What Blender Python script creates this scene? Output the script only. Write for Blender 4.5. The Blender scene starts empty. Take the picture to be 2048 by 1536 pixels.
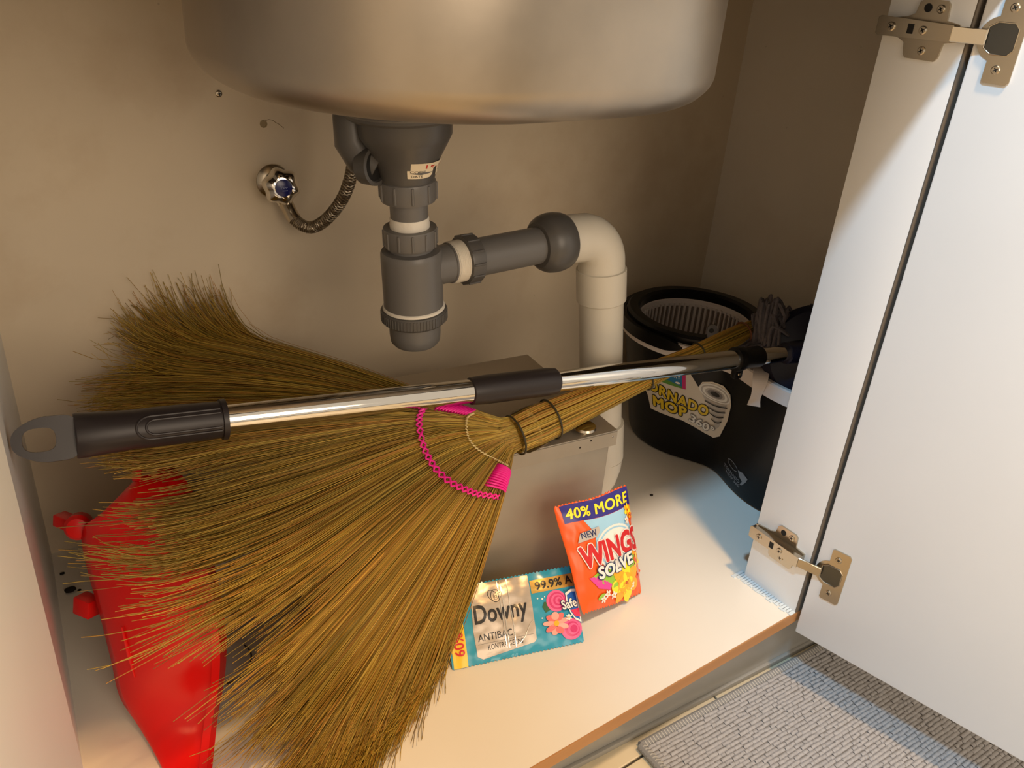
import bpy, bmesh, math, random
import numpy as np
from mathutils import Vector, Matrix, noise
random.seed(7)
rng = np.random.default_rng(11)
PI = math.pi
C = bpy.context.scene.collection
scene = bpy.context.scene

# ------------------------------------------------------------------ camera, world, lights, exposure
cd = bpy.data.cameras.new('camera'); cam = bpy.data.objects.new('camera', cd); C.objects.link(cam)
R_, D_, F_ = (0.80985, -0.58233, 0.07098), (-0.21964, -0.41318, -0.88377), (0.54397, 0.70013, -0.46251)
cam.matrix_world = Matrix(((R_[0], -D_[0], -F_[0], 0.0), (R_[1], -D_[1], -F_[1], 0.0), (R_[2], -D_[2], -F_[2], 0.686), (0, 0, 0, 1)))
cd.sensor_width = 36.0; cd.lens = 1674.9 / 2048 * 36.0
cd.clip_start = 0.01
scene.camera = cam

wd = bpy.data.worlds.new('room'); scene.world = wd; wd.use_nodes = True
wd.node_tree.nodes['Background'].inputs[0].default_value = (1.0, 0.84, 0.66, 1)
wd.node_tree.nodes['Background'].inputs[1].default_value = 0.70

def lamp(name, loc, col, power, size):
    l = bpy.data.lights.new(name, 'AREA'); l.shape = 'DISK'; l.size = size; l.energy = power; l.color = col
    o = bpy.data.objects.new(name, l); o.location = loc; C.objects.link(o)
    return o
def aim(o, p): o.rotation_euler = (Vector(p) - o.location).to_track_quat('-Z', 'Y').to_euler()
lamp('ceiling_lamp_warm', (0.53, -0.30, 2.386), (1.0, 0.60, 0.24), 36, 0.16)
# cool downlight further left, its beam falls on the right half of the cabinet
sl = bpy.data.lights.new('ceiling_lamp_cool', 'SPOT'); sl.energy = 165; sl.color = (0.34, 0.68, 1.0); sl.shadow_soft_size = 0.08
sl.spot_size = math.radians(27); sl.spot_blend = 0.8
so = bpy.data.objects.new('ceiling_lamp_cool', sl); so.location = (-0.56, -0.30, 2.386); C.objects.link(so); aim(so, (1.08, 0.28, 0.0))
# soft light of the room, from the far side of the kitchen
rl = lamp('room_light', (0.25, -2.5, 1.45), (1.0, 0.80, 0.60), 34, 1.8); aim(rl, (0.3, 0.9, 0.4))

vs = scene.view_settings
vs.view_transform = 'Standard'; vs.look = 'None'; vs.gamma = 1.0; vs.use_curve_mapping = False
vs.exposure = 0.0

# ------------------------------------------------------------------ materials
def lin(c):
    return tuple(((x / 255) / 12.92 if x / 255 <= 0.04045 else ((x / 255 + 0.055) / 1.055) ** 2.4) for x in c) + (1.0,)

MATS = {}
def mat(name, rgb, rough=0.5, metal=0.0, spec=0.5, coat=0.0, coat_rough=0.1, var=0.0, vscale=20.0, bump=0.0, bscale=60.0,
        stretch=(1, 1, 1), attr=None, trans=0.0, rvar=0.0):
    if name in MATS: return MATS[name]
    m = bpy.data.materials.new(name); m.use_nodes = True; nt = m.node_tree; b = nt.nodes['Principled BSDF']
    c = lin(rgb)
    b.inputs['Base Color'].default_value = c; b.inputs['Roughness'].default_value = rough
    b.inputs['Metallic'].default_value = metal; b.inputs['Specular IOR Level'].default_value = spec
    b.inputs['Coat Weight'].default_value = coat; b.inputs['Coat Roughness'].default_value = coat_rough
    b.inputs['Transmission Weight'].default_value = trans
    tc = nt.nodes.new('ShaderNodeTexCoord'); mp = nt.nodes.new('ShaderNodeMapping'); mp.inputs['Scale'].default_value = stretch
    nt.links.new(tc.outputs['Object'], mp.inputs[0])
    src = None
    if attr:
        a = nt.nodes.new('ShaderNodeAttribute'); a.attribute_name = attr; nt.links.new(a.outputs['Color'], b.inputs['Base Color'])
    elif var > 0:
        n = nt.nodes.new('ShaderNodeTexNoise'); n.inputs['Scale'].default_value = vscale; n.inputs['Detail'].default_value = 6
        nt.links.new(mp.outputs[0], n.inputs['Vector'])
        r = nt.nodes.new('ShaderNodeValToRGB'); r.color_ramp.elements[0].position = 0.3; r.color_ramp.elements[1].position = 0.7
        r.color_ramp.elements[0].color = tuple(x * (1 - var) for x in c[:3]) + (1,)
        r.color_ramp.elements[1].color = tuple(min(1, x * (1 + var)) for x in c[:3]) + (1,)
        nt.links.new(n.outputs['Fac'], r.inputs[0]); nt.links.new(r.outputs[0], b.inputs['Base Color'])
        if rvar > 0:
            mr = nt.nodes.new('ShaderNodeMapRange'); mr.inputs[3].default_value = rough - rvar; mr.inputs[4].default_value = rough + rvar
            nt.links.new(n.outputs['Fac'], mr.inputs[0]); nt.links.new(mr.outputs[0], b.inputs['Roughness'])
    if bump > 0:
        n2 = nt.nodes.new('ShaderNodeTexNoise'); n2.inputs['Scale'].default_value = bscale; n2.inputs['Detail'].default_value = 4
        nt.links.new(mp.outputs[0], n2.inputs['Vector'])
        bp = nt.nodes.new('ShaderNodeBump'); bp.inputs['Strength'].default_value = bump; bp.inputs['Distance'].default_value = 0.002
        nt.links.new(n2.outputs['Fac'], bp.inputs['Height']); nt.links.new(bp.outputs[0], b.inputs['Normal'])
    MATS[name] = m
    return m

def wall_mat(name, rgb, stain):
    m = mat(name, rgb, rough=0.55, var=0.04, vscale=6, bump=0.10, bscale=35)
    nt = m.node_tree; b = nt.nodes['Principled BSDF']
    src = b.inputs['Base Color'].links[0].from_socket
    tc = nt.nodes.new('ShaderNodeTexCoord')
    n = nt.nodes.new('ShaderNodeTexNoise'); n.inputs['Scale'].default_value = 4.2; n.inputs['Detail'].default_value = 8; n.inputs['Roughness'].default_value = 0.62
    nt.links.new(tc.outputs['Object'], n.inputs['Vector'])
    r = nt.nodes.new('ShaderNodeValToRGB'); r.color_ramp.elements[0].position = 0.52; r.color_ramp.elements[1].position = 0.78
    r.color_ramp.elements[0].color = (0, 0, 0, 1); r.color_ramp.elements[1].color = (0.55, 0.55, 0.55, 1)
    nt.links.new(n.outputs['Fac'], r.inputs[0])
    mx = nt.nodes.new('ShaderNodeMixRGB'); mx.inputs[2].default_value = lin(stain)
    nt.links.new(r.outputs[0], mx.inputs[0]); nt.links.new(src, mx.inputs[1])
    # small dark specks of dirt
    v = nt.nodes.new('ShaderNodeTexVoronoi'); v.inputs['Scale'].default_value = 26; nt.links.new(tc.outputs['Object'], v.inputs['Vector'])
    r2 = nt.nodes.new('ShaderNodeValToRGB'); r2.color_ramp.elements[0].position = 0.02; r2.color_ramp.elements[1].position = 0.035
    r2.color_ramp.elements[0].color = (0.45, 0.4, 0.35, 1); r2.color_ramp.elements[1].color = (1, 1, 1, 1)
    nt.links.new(v.outputs['Distance'], r2.inputs[0])
    mu = nt.nodes.new('ShaderNodeMixRGB'); mu.blend_type = 'MULTIPLY'; mu.inputs[0].default_value = 0.35
    nt.links.new(mx.outputs[0], mu.inputs[1]); nt.links.new(r2.outputs[0], mu.inputs[2])
    nt.links.new(mu.outputs[0], b.inputs['Base Color'])
    return m

M_wall = wall_mat('painted_plaster', (222, 206, 180), (186, 158, 122))
M_wallr = wall_mat('painted_side_wall', (226, 217, 202), (206, 192, 172))
M_lam = mat('white_laminate', (237, 238, 238), rough=0.32, spec=0.4, var=0.015, vscale=8)
M_shelf = mat('glossy_shelf_laminate', (234, 228, 216), rough=0.16, spec=0.5, var=0.02, vscale=5)
M_edge = mat('wood_edge_band', (178, 130, 84), rough=0.45, var=0.10, vscale=60, stretch=(0.06, 1, 1))
M_kick = mat('grey_kick_board', (150, 148, 142), rough=0.22, var=0.05, vscale=12)
M_tile = mat('cream_floor_tile', (216, 202, 172), rough=0.25, var=0.05, vscale=14)
M_grout = mat('dark_grout', (70, 62, 50), rough=0.9)
M_caulk = mat('silicone_caulk', (214, 224, 228), rough=0.3, bump=0.2, bscale=90)
M_steel = mat('brushed_sink_steel', (174, 164, 150), rough=0.40, metal=0.88, var=0.15, vscale=9, rvar=0.10, bump=0.05, bscale=40)
M_steel2 = mat('dull_trap_steel', (182, 172, 156), rough=0.48, metal=0.75, var=0.12, vscale=9, rvar=0.1, bump=0.06, bscale=50)
M_nickel = mat('nickel_plate', (196, 186, 168), rough=0.24, metal=1.0)
M_chrome = mat('polished_chrome', (225, 222, 215), rough=0.06, metal=1.0)
M_dark = mat('dark_recess', (14, 13, 12), rough=0.7)
M_gplas = mat('grey_drain_plastic', (101, 99, 97), rough=0.38, var=0.03, vscale=15)
M_gplas2 = mat('darker_grey_plastic', (80, 78, 76), rough=0.36)
M_pvc = mat('white_pvc', (208, 202, 188), rough=0.34, var=0.06, vscale=14, stretch=(1, 1, 0.4))
M_tape = mat('white_thread_tape', (222, 216, 204), rough=0.5, bump=0.3, bscale=150)
M_blkplas = mat('black_grip_plastic', (46, 40, 40), rough=0.38, spec=0.4)
M_bucket = mat('black_bucket_plastic', (11, 11, 13), rough=0.30, spec=0.3)
M_blk = mat('black_rim_plastic', (9, 8, 9), rough=0.35, spec=0.3)
M_whplas = mat('white_bucket_plastic', (222, 212, 206), rough=0.35)
M_red = mat('red_dustpan_plastic', (226, 18, 16), rough=0.27, spec=0.5)
M_bristle = mat('straw_bristles', (190, 140, 50), rough=0.5, attr='tint')
M_reed = mat('straw_reeds', (190, 140, 50), rough=0.5, attr='tint')
M_pink = mat('magenta_plastic_twine', (236, 24, 150), rough=0.4)
M_cream = mat('cream_twine', (226, 206, 150), rough=0.5)
M_wire = mat('dark_binding_wire', (58, 52, 34), rough=0.5)
M_ctape = mat('clear_sticky_tape', (214, 190, 140), rough=0.15, trans=0.55)
M_navy = mat('navy_mop_plate', (16, 17, 40), rough=0.4)
M_micro = mat('grey_microfibre', (92, 86, 88), rough=0.95, var=0.2, vscale=120, bump=0.5, bscale=300)
M_rug = mat('grey_woven_yarn', (160, 158, 158), rough=0.9, var=0.12, vscale=260)
M_rugedge = mat('grey_rug_binding', (134, 133, 132), rough=0.9)
M_hose = mat('braided_hose', (98, 86, 74), rough=0.4, metal=0.55, var=0.35, vscale=420)
M_blue = mat('blue_enamel', (18, 26, 96), rough=0.2)
M_counter = mat('stone_worktop', (70, 66, 62), rough=0.4, var=0.2, vscale=80)
M_speck = mat('dirt', (40, 32, 26), rough=0.9)
M_opaque = mat('cloudy_white_plastic', (214, 206, 196), rough=0.3)

# print colours
def ink(name, rgb, rough=0.28, metal=0.0): return mat('ink_' + name, rgb, rough=rough, metal=metal)

# ------------------------------------------------------------------ mesh builder
ROOT = {}
class MB:
    def __init__(s): s.v = []; s.f = []; s.m = []; s.c = []
    def add(s, vs, fs, mi=0):
        o = len(s.v); s.v.extend([tuple(p) for p in vs]); s.f.extend([tuple(i + o for i in f) for f in fs]); s.m.extend([mi] * len(fs)); return s
    def box(s, c, h, R=None, bevel=0.0, mi=0, seg=2):
        bm = bmesh.new(); bmesh.ops.create_cube(bm, size=2.0)
        for v in bm.verts: v.co = Vector((v.co.x * h[0], v.co.y * h[1], v.co.z * h[2]))
        if bevel > 0: bmesh.ops.bevel(bm, geom=bm.edges[:], offset=bevel, segments=seg, affect='EDGES', profile=0.5)
        R = R or Matrix.Identity(3); c = Vector(c)
        bm.verts.index_update()
        s.add([R @ v.co + c for v in bm.verts], [[v.index for v in f.verts] for f in bm.faces], mi); bm.free(); return s
    def loft(s, rings, mi=0, close=True, cap0=False, cap1=False):
        n = len(rings[0]); vs = [p for r in rings for p in r]; fs = []
        for k in range(len(rings) - 1):
            for i in range(n if close else n - 1):
                j = (i + 1) % n; fs.append((k * n + i, k * n + j, (k + 1) * n + j, (k + 1) * n + i))
        if cap0: fs.append(tuple(range(n - 1, -1, -1)))
        if cap1: b = (len(rings) - 1) * n; fs.append(tuple(b + i for i in range(n)))
        return s.add(vs, fs, mi)
    def lathe(s, prof, o, axis=(0, 0, 1), segs=40, mi=0, cap0=True, cap1=True, lobes=0, lobe_amp=0.0):
        a = Vector(axis).normalized(); u = a.orthogonal().normalized(); w = a.cross(u); o = Vector(o)
        rings = []
        for r, h in prof:
            ring = []
            for i in range(segs):
                t = 2 * PI * i / segs; rr = r * (1 + lobe_amp * math.cos(lobes * t)) if lobes else r
                ring.append(o + a * h + (u * math.cos(t) + w * math.sin(t)) * rr)
            rings.append(ring)
        return s.loft(rings, mi, True, cap0, cap1)
    def tube(s, pts, r, segs=12, mi=0, cap=True):
        pts = [Vector(p) for p in pts]; n = len(pts); rr = r if hasattr(r, '__len__') else [r] * n
        t0 = (pts[1] - pts[0]).normalized(); u = t0.orthogonal().normalized(); rings = []
        for k in range(n):
            t = (pts[min(k + 1, n - 1)] - pts[max(k - 1, 0)]).normalized()
            u = (u - t * u.dot(t)).normalized(); w = t.cross(u)
            rings.append([pts[k] + (u * math.cos(2 * PI * i / segs) + w * math.sin(2 * PI * i / segs)) * rr[k] for i in range(segs)])
        return s.loft(rings, mi, True, cap, cap)
    def prism(s, outline, off, mi=0):
        a = [Vector(p) for p in outline]; off = Vector(off); return s.loft([a, [p + off for p in a]], mi, True, True, True)
    def ringplate(s, outer, inner, off, mi=0):
        n = len(outer); off = Vector(off); o = [Vector(p) for p in outer]; i_ = [Vector(p) for p in inner]
        s.loft([o, [p + off for p in o], [p + off for p in i_], i_, o], mi)
        return s

def link(name, me, parent=None, smooth=35):
    o = bpy.data.objects.new(name, me); C.objects.link(o)
    if parent is not None: o.parent = parent
    return o
def root_of(o):
    while o.parent: o = o.parent
    return o
def obj(name, mb, mats, parent=None, angle=35):
    off = Vector(ROOT.get(root_of(parent), (0, 0, 0))) if parent is not None else Vector((0, 0, 0))
    me = bpy.data.meshes.new(name)
    me.from_pydata([(p[0] - off.x, p[1] - off.y, p[2] - off.z) for p in mb.v], [], mb.f)
    for m in (mats if isinstance(mats, (list, tuple)) else [mats]): me.materials.append(m)
    if any(mb.m): me.polygons.foreach_set('material_index', mb.m)
    bm = bmesh.new(); bm.from_mesh(me); bmesh.ops.recalc_face_normals(bm, faces=bm.faces[:]); bm.to_mesh(me); bm.free()
    me.shade_smooth(); me.set_sharp_from_angle(angle=math.radians(angle)); me.update()
    return link(name, me, parent)
def thing(name, label, cat, loc, group=None):
    o = bpy.data.objects.new(name, None); C.objects.link(o); o.location = loc; o.empty_display_size = 0.02
    o['label'] = label; o['category'] = cat
    if group: o['group'] = group
    ROOT[o] = tuple(loc)
    return o
def tag(o, label, cat, group=None):
    o['label'] = label; o['category'] = cat
    if group: o['group'] = group
    return o
def struct(o): o['kind'] = 'structure'; return o
def V(*a): return Vector(a)
def rotz(a): return Matrix.Rotation(a, 3, 'Z')
def basis(x, y, z):
    return Matrix((x, y, z)).transposed()

# ------------------------------------------------------------------ the setting
FZ = -0.115
fl = struct(obj('floor', MB().box((0.6, -0.9, FZ - 0.012), (2.2, 1.9, 0.009)), M_grout))
tile_mesh = None
for i in range(-5, 5):
    for j in range(-7, 1):
        cx, cy = 0.68 + 0.3 * i + 0.15, 0.405 + 0.3 * j + 0.15
        if tile_mesh is None:
            t = obj('tile', MB().box((0, 0, 0), (0.1485, 0.1485, 0.0035), bevel=0.001, seg=1), M_tile, fl); tile_mesh = t.data
        else: t = link('tile', tile_mesh, fl)
        t.location = (cx, cy, FZ - 0.0035)

LW = lambda y: 0.0545 - 0.10 * (0.944 - y)      # inner face of the left wall
wb = struct(obj('wall_back', MB().box((0.60, 0.964, 0.36), (0.64, 0.02, 0.48)), M_wall))
wr = struct(obj('wall_right', MB().box((1.169, 0.68, 0.36), (0.02, 0.285, 0.48)), M_wallr))
m = MB(); m.prism([(LW(0.944), 0.944, -0.115), (LW(0.395), 0.395, -0.115), (LW(0.395), 0.395, 0.70), (LW(0.944), 0.944, 0.70)], (-0.018, 0, 0))
struct(obj('wall_left', m, M_lam))
# wall fixings seen beside the sink
m = MB().lathe([(0.0036, 0), (0.0036, 0.0012), (0.0022, 0.002)], (0.3031, 0.944, 0.523), (0, -1, 0), 16)
m.box((0.3031, 0.9418, 0.523), (0.0018, 0.0004, 0.0005), mi=1); m.box((0.3031, 0.9418, 0.523), (0.0005, 0.0004, 0.0018), mi=1)
obj('wall_screw', m, [M_nickel, M_dark], wb)
m = MB().lathe([(0.0042, 0), (0.0042, 0.001), (0.003, 0.001), (0.003, 0.0002)], (0.3506, 0.944, 0.4888), (0, -1, 0), 18)
obj('wall_plug', m, mat('olive_plug', (160, 142, 108), rough=0.6), wb)
cr = [(0.3530, 0.9438, 0.4925), (0.357, 0.9438, 0.4935), (0.3615, 0.9438, 0.4925), (0.3650, 0.9438, 0.4895), (0.3690, 0.9438, 0.4875), (0.3740, 0.9438, 0.483)]
obj('plaster_crack', MB().tube(cr, 0.0003, 5), mat('crack', (120, 96, 70), rough=0.9), wb)

# ------------------------------------------------------------------ sink cabinet with shelf, stile, doors and hinges
cab = thing('sink_cabinet', 'white under-sink cabinet with open doors, glossy cream shelf and wood-coloured front edge', 'cabinet', (0.39, 0.66, 0.0))
m = MB(); m.box((0.575, 0.6695, -0.00825), (0.573, 0.2745, 0.00825))
bp = obj('bottom_panel', m, M_shelf, cab)
obj('edge_band', MB().box((0.575, 0.3942, -0.00825), (0.573, 0.0007, 0.0079)), M_edge, bp)
# kick board and its base lip, a little out of line with the shelf
a_ = Vector((0.541, 0.4313, 0)); b_ = Vector((0.864, 0.411, 0)); kd = (b_ - a_).normalized(); kn = Vector((kd.y, -kd.x, 0))
Rk = basis(kd, -kn, Vector((0, 0, 1)))
mid = a_ + kd * 0.0 - kn * 0.008
k = obj('kick_board', MB().box((mid.x, mid.y, -0.0665), (0.52, 0.008, 0.0485), Rk), M_kick, cab)
mid2 = a_ + kn * 0.002
obj('base_lip', MB().box((mid2.x, mid2.y, FZ + 0.004), (0.52, 0.0025, 0.004), Rk, bevel=0.001), M_kick, k)
# the narrow board the right hand hinges are screwed to
st = obj('hinge_stile', MB().box((0.773, 0.4335, 0.3525), (0.009, 0.0395, 0.3525), bevel=0.0012), M_lam, cab)
obj('stile_gap_shade', MB().box((0.773, 0.3938, 0.3525), (0.0088, 0.0006, 0.352)), mat('painted_gap_shade', (104, 96, 86), rough=0.7), st)  # dark strip: shade of the gap between stile and door, painted on
m = MB()
for k in range(22):
    f = k / 21; y = 0.396 + f * 0.082
    w = 0.006 + 0.005 * noise.noise(Vector((k * 0.6, 2, 0))) + 0.002 * f
    m.box((0.764 - w * 0.5, y, 0.0006), (max(0.003, w), 0.0026, 0.0007), bevel=0.0004, seg=1)
obj('silicone_sealant', m, M_caulk, st)

obj('front_panel', MB().box((0.968, 0.400, 0.3525), (0.185, 0.006, 0.3525)), M_lam, cab)
TH = math.radians(11.66)
dR = Vector((math.sin(TH), -math.cos(TH), 0)); nR = Vector((-math.cos(TH), -math.sin(TH), 0)); p0R = Vector((0.7670, 0.3890, 0))
dL = Vector((-math.sin(TH), -math.cos(TH), 0)); nL = Vector((math.cos(TH), -math.sin(TH), 0)); p0L = Vector((0.0142, 0.391, 0))
doors = []
for (p0, d, n) in ((p0R, dR, nR), (p0L, dL, nL)):
    c = p0 + d * 0.185 - n * 0.009 + Vector((0, 0, 0.335))
    doors.append(obj('door', MB().box(c, (0.185, 0.009, 0.3625), basis(d, n, Vector((0, 0, 1))), bevel=0.002), M_lam, cab))

def hinge(zc, zcup):
    h = None
    X0 = 0.764; e1 = Vector((0, -1, 0)); ez = Vector((0, 0, 1)); nn = Vector((-1, 0, 0))
    def q(y, z, n_): return Vector((X0 - n_, y, zc + z))
    # mounting plate: base with an upper and a lower wing
    out = [(0.4725, -0.006), (0.455, -0.009), (0.449, -0.012), (0.447, -0.0215), (0.4445, -0.0245), (0.4170, -0.0245), (0.4140, -0.0215), (0.4125, -0.009), (0.402, -0.007),
           (0.402, 0.007), (0.4145, 0.009), (0.4155, 0.0215), (0.4185, 0.0245), (0.4400, 0.0245), (0.4430, 0.0215), (0.4450, 0.012), (0.452, 0.009), (0.4725, 0.006)]
    m = MB().prism([q(y, z, 0.0) for y, z in out], nn * 0.0022)
    m.box(q(0.436, 0, 0.005), (0.0045, 0.034, 0.0055), bevel=0.001)
    hg = obj('hinge', m, M_nickel, cab)
    hg['label'] = 'nickel concealed hinge joining stile and open door'
    # arm
    m = MB()
    arm = [(0.4725, -0.0065), (0.470, -0.0082), (0.402, -0.0066), (0.402, 0.0066), (0.470, 0.0082), (0.4725, 0.0065)]
    m.prism([q(y, z, 0.0115) for y, z in arm], nn * 0.0016)
    for sgn in (-1, 1): m.prism([q(0.4715, 0.0066 * sgn, 0.005), q(0.403, 0.0060 * sgn, 0.006), q(0.403, 0.0060 * sgn, 0.0122), q(0.4715, 0.0072 * sgn, 0.0122)], (0, 0, 0.0012 * -sgn))
    obj('hinge_arm', m, M_nickel, hg)
    m = MB().box(q(0.4395, 0, 0.0133), (0.0002, 0.0028, 0.0040), mi=0)
    obj('arm_slot', m, M_dark, hg)
    # link from arm to cup
    a1 = q(0.402, 0, 0.0105); a2 = p0R + dR * 0.0085 + nR * 0.006 + Vector((0, 0, zcup)); dd = (a2 - a1); L = dd.length; dd.normalize()
    up = ez; sd = dd.cross(up).normalized()
    obj('hinge_link', MB().box((a1 + a2) / 2, (L / 2 + 0.0015, 0.0012, 0.0062), basis(dd, sd, up), bevel=0.0006, seg=1), M_nickel, hg)
    # cup and flange on the door
    def dq(u, z, n_): return p0R + dR * u + nR * n_ + Vector((0, 0, zcup + z))
    m = MB()
    circ = [dq(0.0195 + 0.0176 * math.cos(2 * PI * i / 36), 0.0176 * math.sin(2 * PI * i / 36), 0) for i in range(36)]
    m.prism(circ, nR * 0.0009)
    fo = [(0.0150, 0.0335), (0.0170, 0.0350), (0.0345, 0.0350), (0.0370, 0.0320), (0.0370, -0.0320), (0.0345, -0.0350), (0.0170, -0.0350), (0.0150, -0.0335), (0.0150, -0.013), (0.0085, -0.0085), (0.0085, 0.0085), (0.0150, 0.013)]
    m.prism([dq(u, z, 0) for u, z in fo], nR * 0.0019)
    cup = obj('hinge_cup', m, M_nickel, hg)
    ri = [(0.009, 0.0082), (0.0155, 0.0125), (0.0285, 0.0125), (0.0325, 0.008), (0.0325, -0.008), (0.0285, -0.0125), (0.0155, -0.0125), (0.009, -0.0082)]
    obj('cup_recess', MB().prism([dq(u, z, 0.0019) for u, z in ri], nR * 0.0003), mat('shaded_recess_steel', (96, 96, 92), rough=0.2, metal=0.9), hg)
    lip = [dq(u, z, 0.0022) for u, z in ri]
    obj('cup_lip', MB().tube(lip + [lip[0]], 0.0006, 6), M_nickel, hg)
    def screw(c, n_, r):
        u = ez; w = n_.cross(u)
        m = MB().lathe([(r, 0), (r, 0.0008), (r * 0.8, 0.0014)], c, n_, 18)
        a = math.radians(30); x1 = u * math.cos(a) + w * math.sin(a); x2 = w * math.cos(a) - u * math.sin(a)
        for p, s_ in ((x1, x2), (x2, x1)): m.box(c + n_ * 0.00142, (r * 0.55, r * 0.13, 0.00012), basis(p, s_, n_), mi=1)
        obj('screw', m, [M_nickel, M_dark], hg)
    screw(dq(0.0240, 0.0240, 0.0018), nR, 0.0037); screw(dq(0.0240, -0.0240, 0.0018), nR, 0.0037)
    screw(q(0.4580, 0, 0.0131), nn, 0.0040); screw(q(0.4275, 0, 0.0131), nn, 0.0036)
    screw(q(0.4300, -0.0170, 0.0022), nn, 0.0036); screw(q(0.4225, 0.0175, 0.0022), nn, 0.0036)
    obj('plate_hole', MB().lathe([(0.0036, 0), (0.0036, 0.0003)], q(0.4345, 0.0175, 0.0022), nn, 18), M_dark, hg)
hinge(0.6465, 0.6465); hinge(0.0765, 0.0742)

# ------------------------------------------------------------------ worktop and kitchen sink

def rrect(x0, x1, y0, y1, r, z, n=12):
    r = max(0.004, min(r, (x1 - x0) / 2 - 1e-4, (y1 - y0) / 2 - 1e-4)); pts = []
    for cx, cy, a0 in ((x1 - r, y1 - r, 0), (x0 + r, y1 - r, 90), (x0 + r, y0 + r, 180), (x1 - r, y0 + r, 270)):
        for k in range(n + 1):
            a = math.radians(a0 + 90 * k / n); pts.append(Vector((cx + r * math.cos(a), cy + r * math.sin(a), z)))
    return pts
SX0, SX1, SY0, SY1, SZB, SRB = 0.2006, 0.6317, 0.4605, 0.8271, 0.5748, 0.030
sink = thing('kitchen_sink', 'underside of a brushed stainless steel sink bowl with rounded corners', 'sink', (0.40, 0.66, SZB))
rings = [rrect(SX0 - 0.004, SX1 + 0.004, SY0 - 0.003, SY1 + 0.003, 0.158, 0.738)]
for z in (0.72, 0.69, 0.665): rings.append(rrect(SX0, SX1, SY0, SY1, 0.158, z))
for k in range(1, 15):
    a = PI / 2 * k / 14; ins = SRB * (1 - math.cos(a)); z = SZB + SRB * (1 - math.sin(a))
    rings.append(rrect(SX0 + ins, SX1 - ins, SY0 + ins, SY1 - ins, 0.158 - ins * 0.23, z))
for f in (0.25, 0.5, 0.75, 1.0):
    ins = SRB + f * 0.05; rings.append(rrect(SX0 + ins, SX1 - ins, SY0 + ins, SY1 - ins, 0.15 - 0.03 * f, SZB - 0.0008 * f))
m = MB().loft(rings, 0, True, False, True)
bowl = obj('sink_bowl', m, M_steel, sink, angle=60)
m = MB(); o1 = rrect(SX0 - 0.03, SX1 + 0.03, SY0 - 0.028, SY1 + 0.03, 0.18, 0.738); i1 = rrect(SX0 - 0.004, SX1 + 0.004, SY0 - 0.003, SY1 + 0.003, 0.158, 0.738)
m.ringplate(o1, i1, (0, 0, 0.003)); obj('sink_rim', m, M_steel, sink)
inn = rrect(SX0 - 0.008, SX1 + 0.008, SY0 - 0.007, SY1 + 0.007, 0.164, 0.706); outp = []
for p in inn:
    dx, dy = p.x - 0.4160, p.y - 0.6440
    f_ = min((1.150 - 0.4160) / dx if dx > 1e-6 else 9, (-0.020 - 0.4160) / dx if dx < -1e-6 else 9, (0.943 - 0.6440) / dy if dy > 1e-6 else 9, (0.365 - 0.6440) / dy if dy < -1e-6 else 9)
    outp.append(Vector((0.4160 + dx * f_, 0.6440 + dy * f_, 0.706)))
m = MB(); m.ringplate(outp, inn, (0, 0, 0.030))
for cx, cy in ((-0.020, 0.365), (1.150, 0.365), (-0.020, 0.943), (1.150, 0.943)):        # square off the slab's corners
    k = min(range(len(outp)), key=lambda i: (outp[i] - Vector((cx, cy, 0.706))).length); outp[k].x, outp[k].y = cx, cy
m = MB(); m.ringplate(outp, inn, (0, 0, 0.030))
tag(obj('worktop', m, M_counter), 'dark stone worktop over the cabinet, out of sight above the sink bowl', 'worktop')

# ------------------------------------------------------------------ drain trap of grey plastic
AT = Vector((0.3822, 0.68, 0.545)); AB = Vector((0.3997, 0.68, 0.304)); AX = (AB - AT).normalized()
hz = lambda z: (0.545 - z) / 0.241 * (AB - AT).length
trap = thing('drain_trap', 'grey plastic bottle trap hanging under the sink bowl with horizontal outlet pipe', 'drain', (0.391, 0.68, 0.304))
def L_(prof, name, mt, parent, ribs=None, segs=48):
    m = MB().lathe([(r, hz(z)) for r, z in prof], AT, AX, segs)
    if ribs:
        n, r, z0, z1, w, t = ribs; u = AX.orthogonal().normalized(); w_ = AX.cross(u)
        for k in range(n):
            a = 2 * PI * (k + 0.3) / n; dr = u * math.cos(a) + w_ * math.sin(a); tg = AX.cross(dr)
            c = AT + AX * ((hz(z0) + hz(z1)) / 2) + dr * r
            m.box(c, (t, w, abs(hz(z1) - hz(z0)) / 2), basis(dr, tg, AX), bevel=min(t, w) * 0.4, seg=1)
    return obj(name, m, mt, parent)
strainer = L_([(0.052, 0.5755), (0.0535, 0.570), (0.0535, 0.5475), (0.051, 0.545), (0.0435, 0.544), (0.0430, 0.530), (0.0395, 0.523), (0.0325, 0.510), (0.0285, 0.502), (0.0268, 0.494), (0.0240, 0.484)], 'strainer_body', M_gplas2, trap)
obj('strainer_lip', MB().lathe([(0.0538, hz(0.553)), (0.0545, hz(0.5515)), (0.0538, hz(0.550))], AT, AX, 48, cap0=False, cap1=False), M_gplas, strainer)
L_([(0.0235, 0.489), (0.0262, 0.487), (0.0268, 0.485), (0.0266, 0.471), (0.0255, 0.468), (0.0185, 0.467)], 'coupling_nut', M_gplas, trap, ribs=(10, 0.0267, 0.486, 0.470, 0.0012, 0.0012))
L_([(0.0180, 0.470), (0.0180, 0.448)], 'tail_pipe', M_gplas, trap)
L_([(0.0181, 0.4515), (0.0187, 0.4505), (0.0186, 0.4465), (0.0192, 0.4455), (0.0189, 0.4400), (0.0181, 0.438)], 'thread_tape', M_tape, trap)
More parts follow.
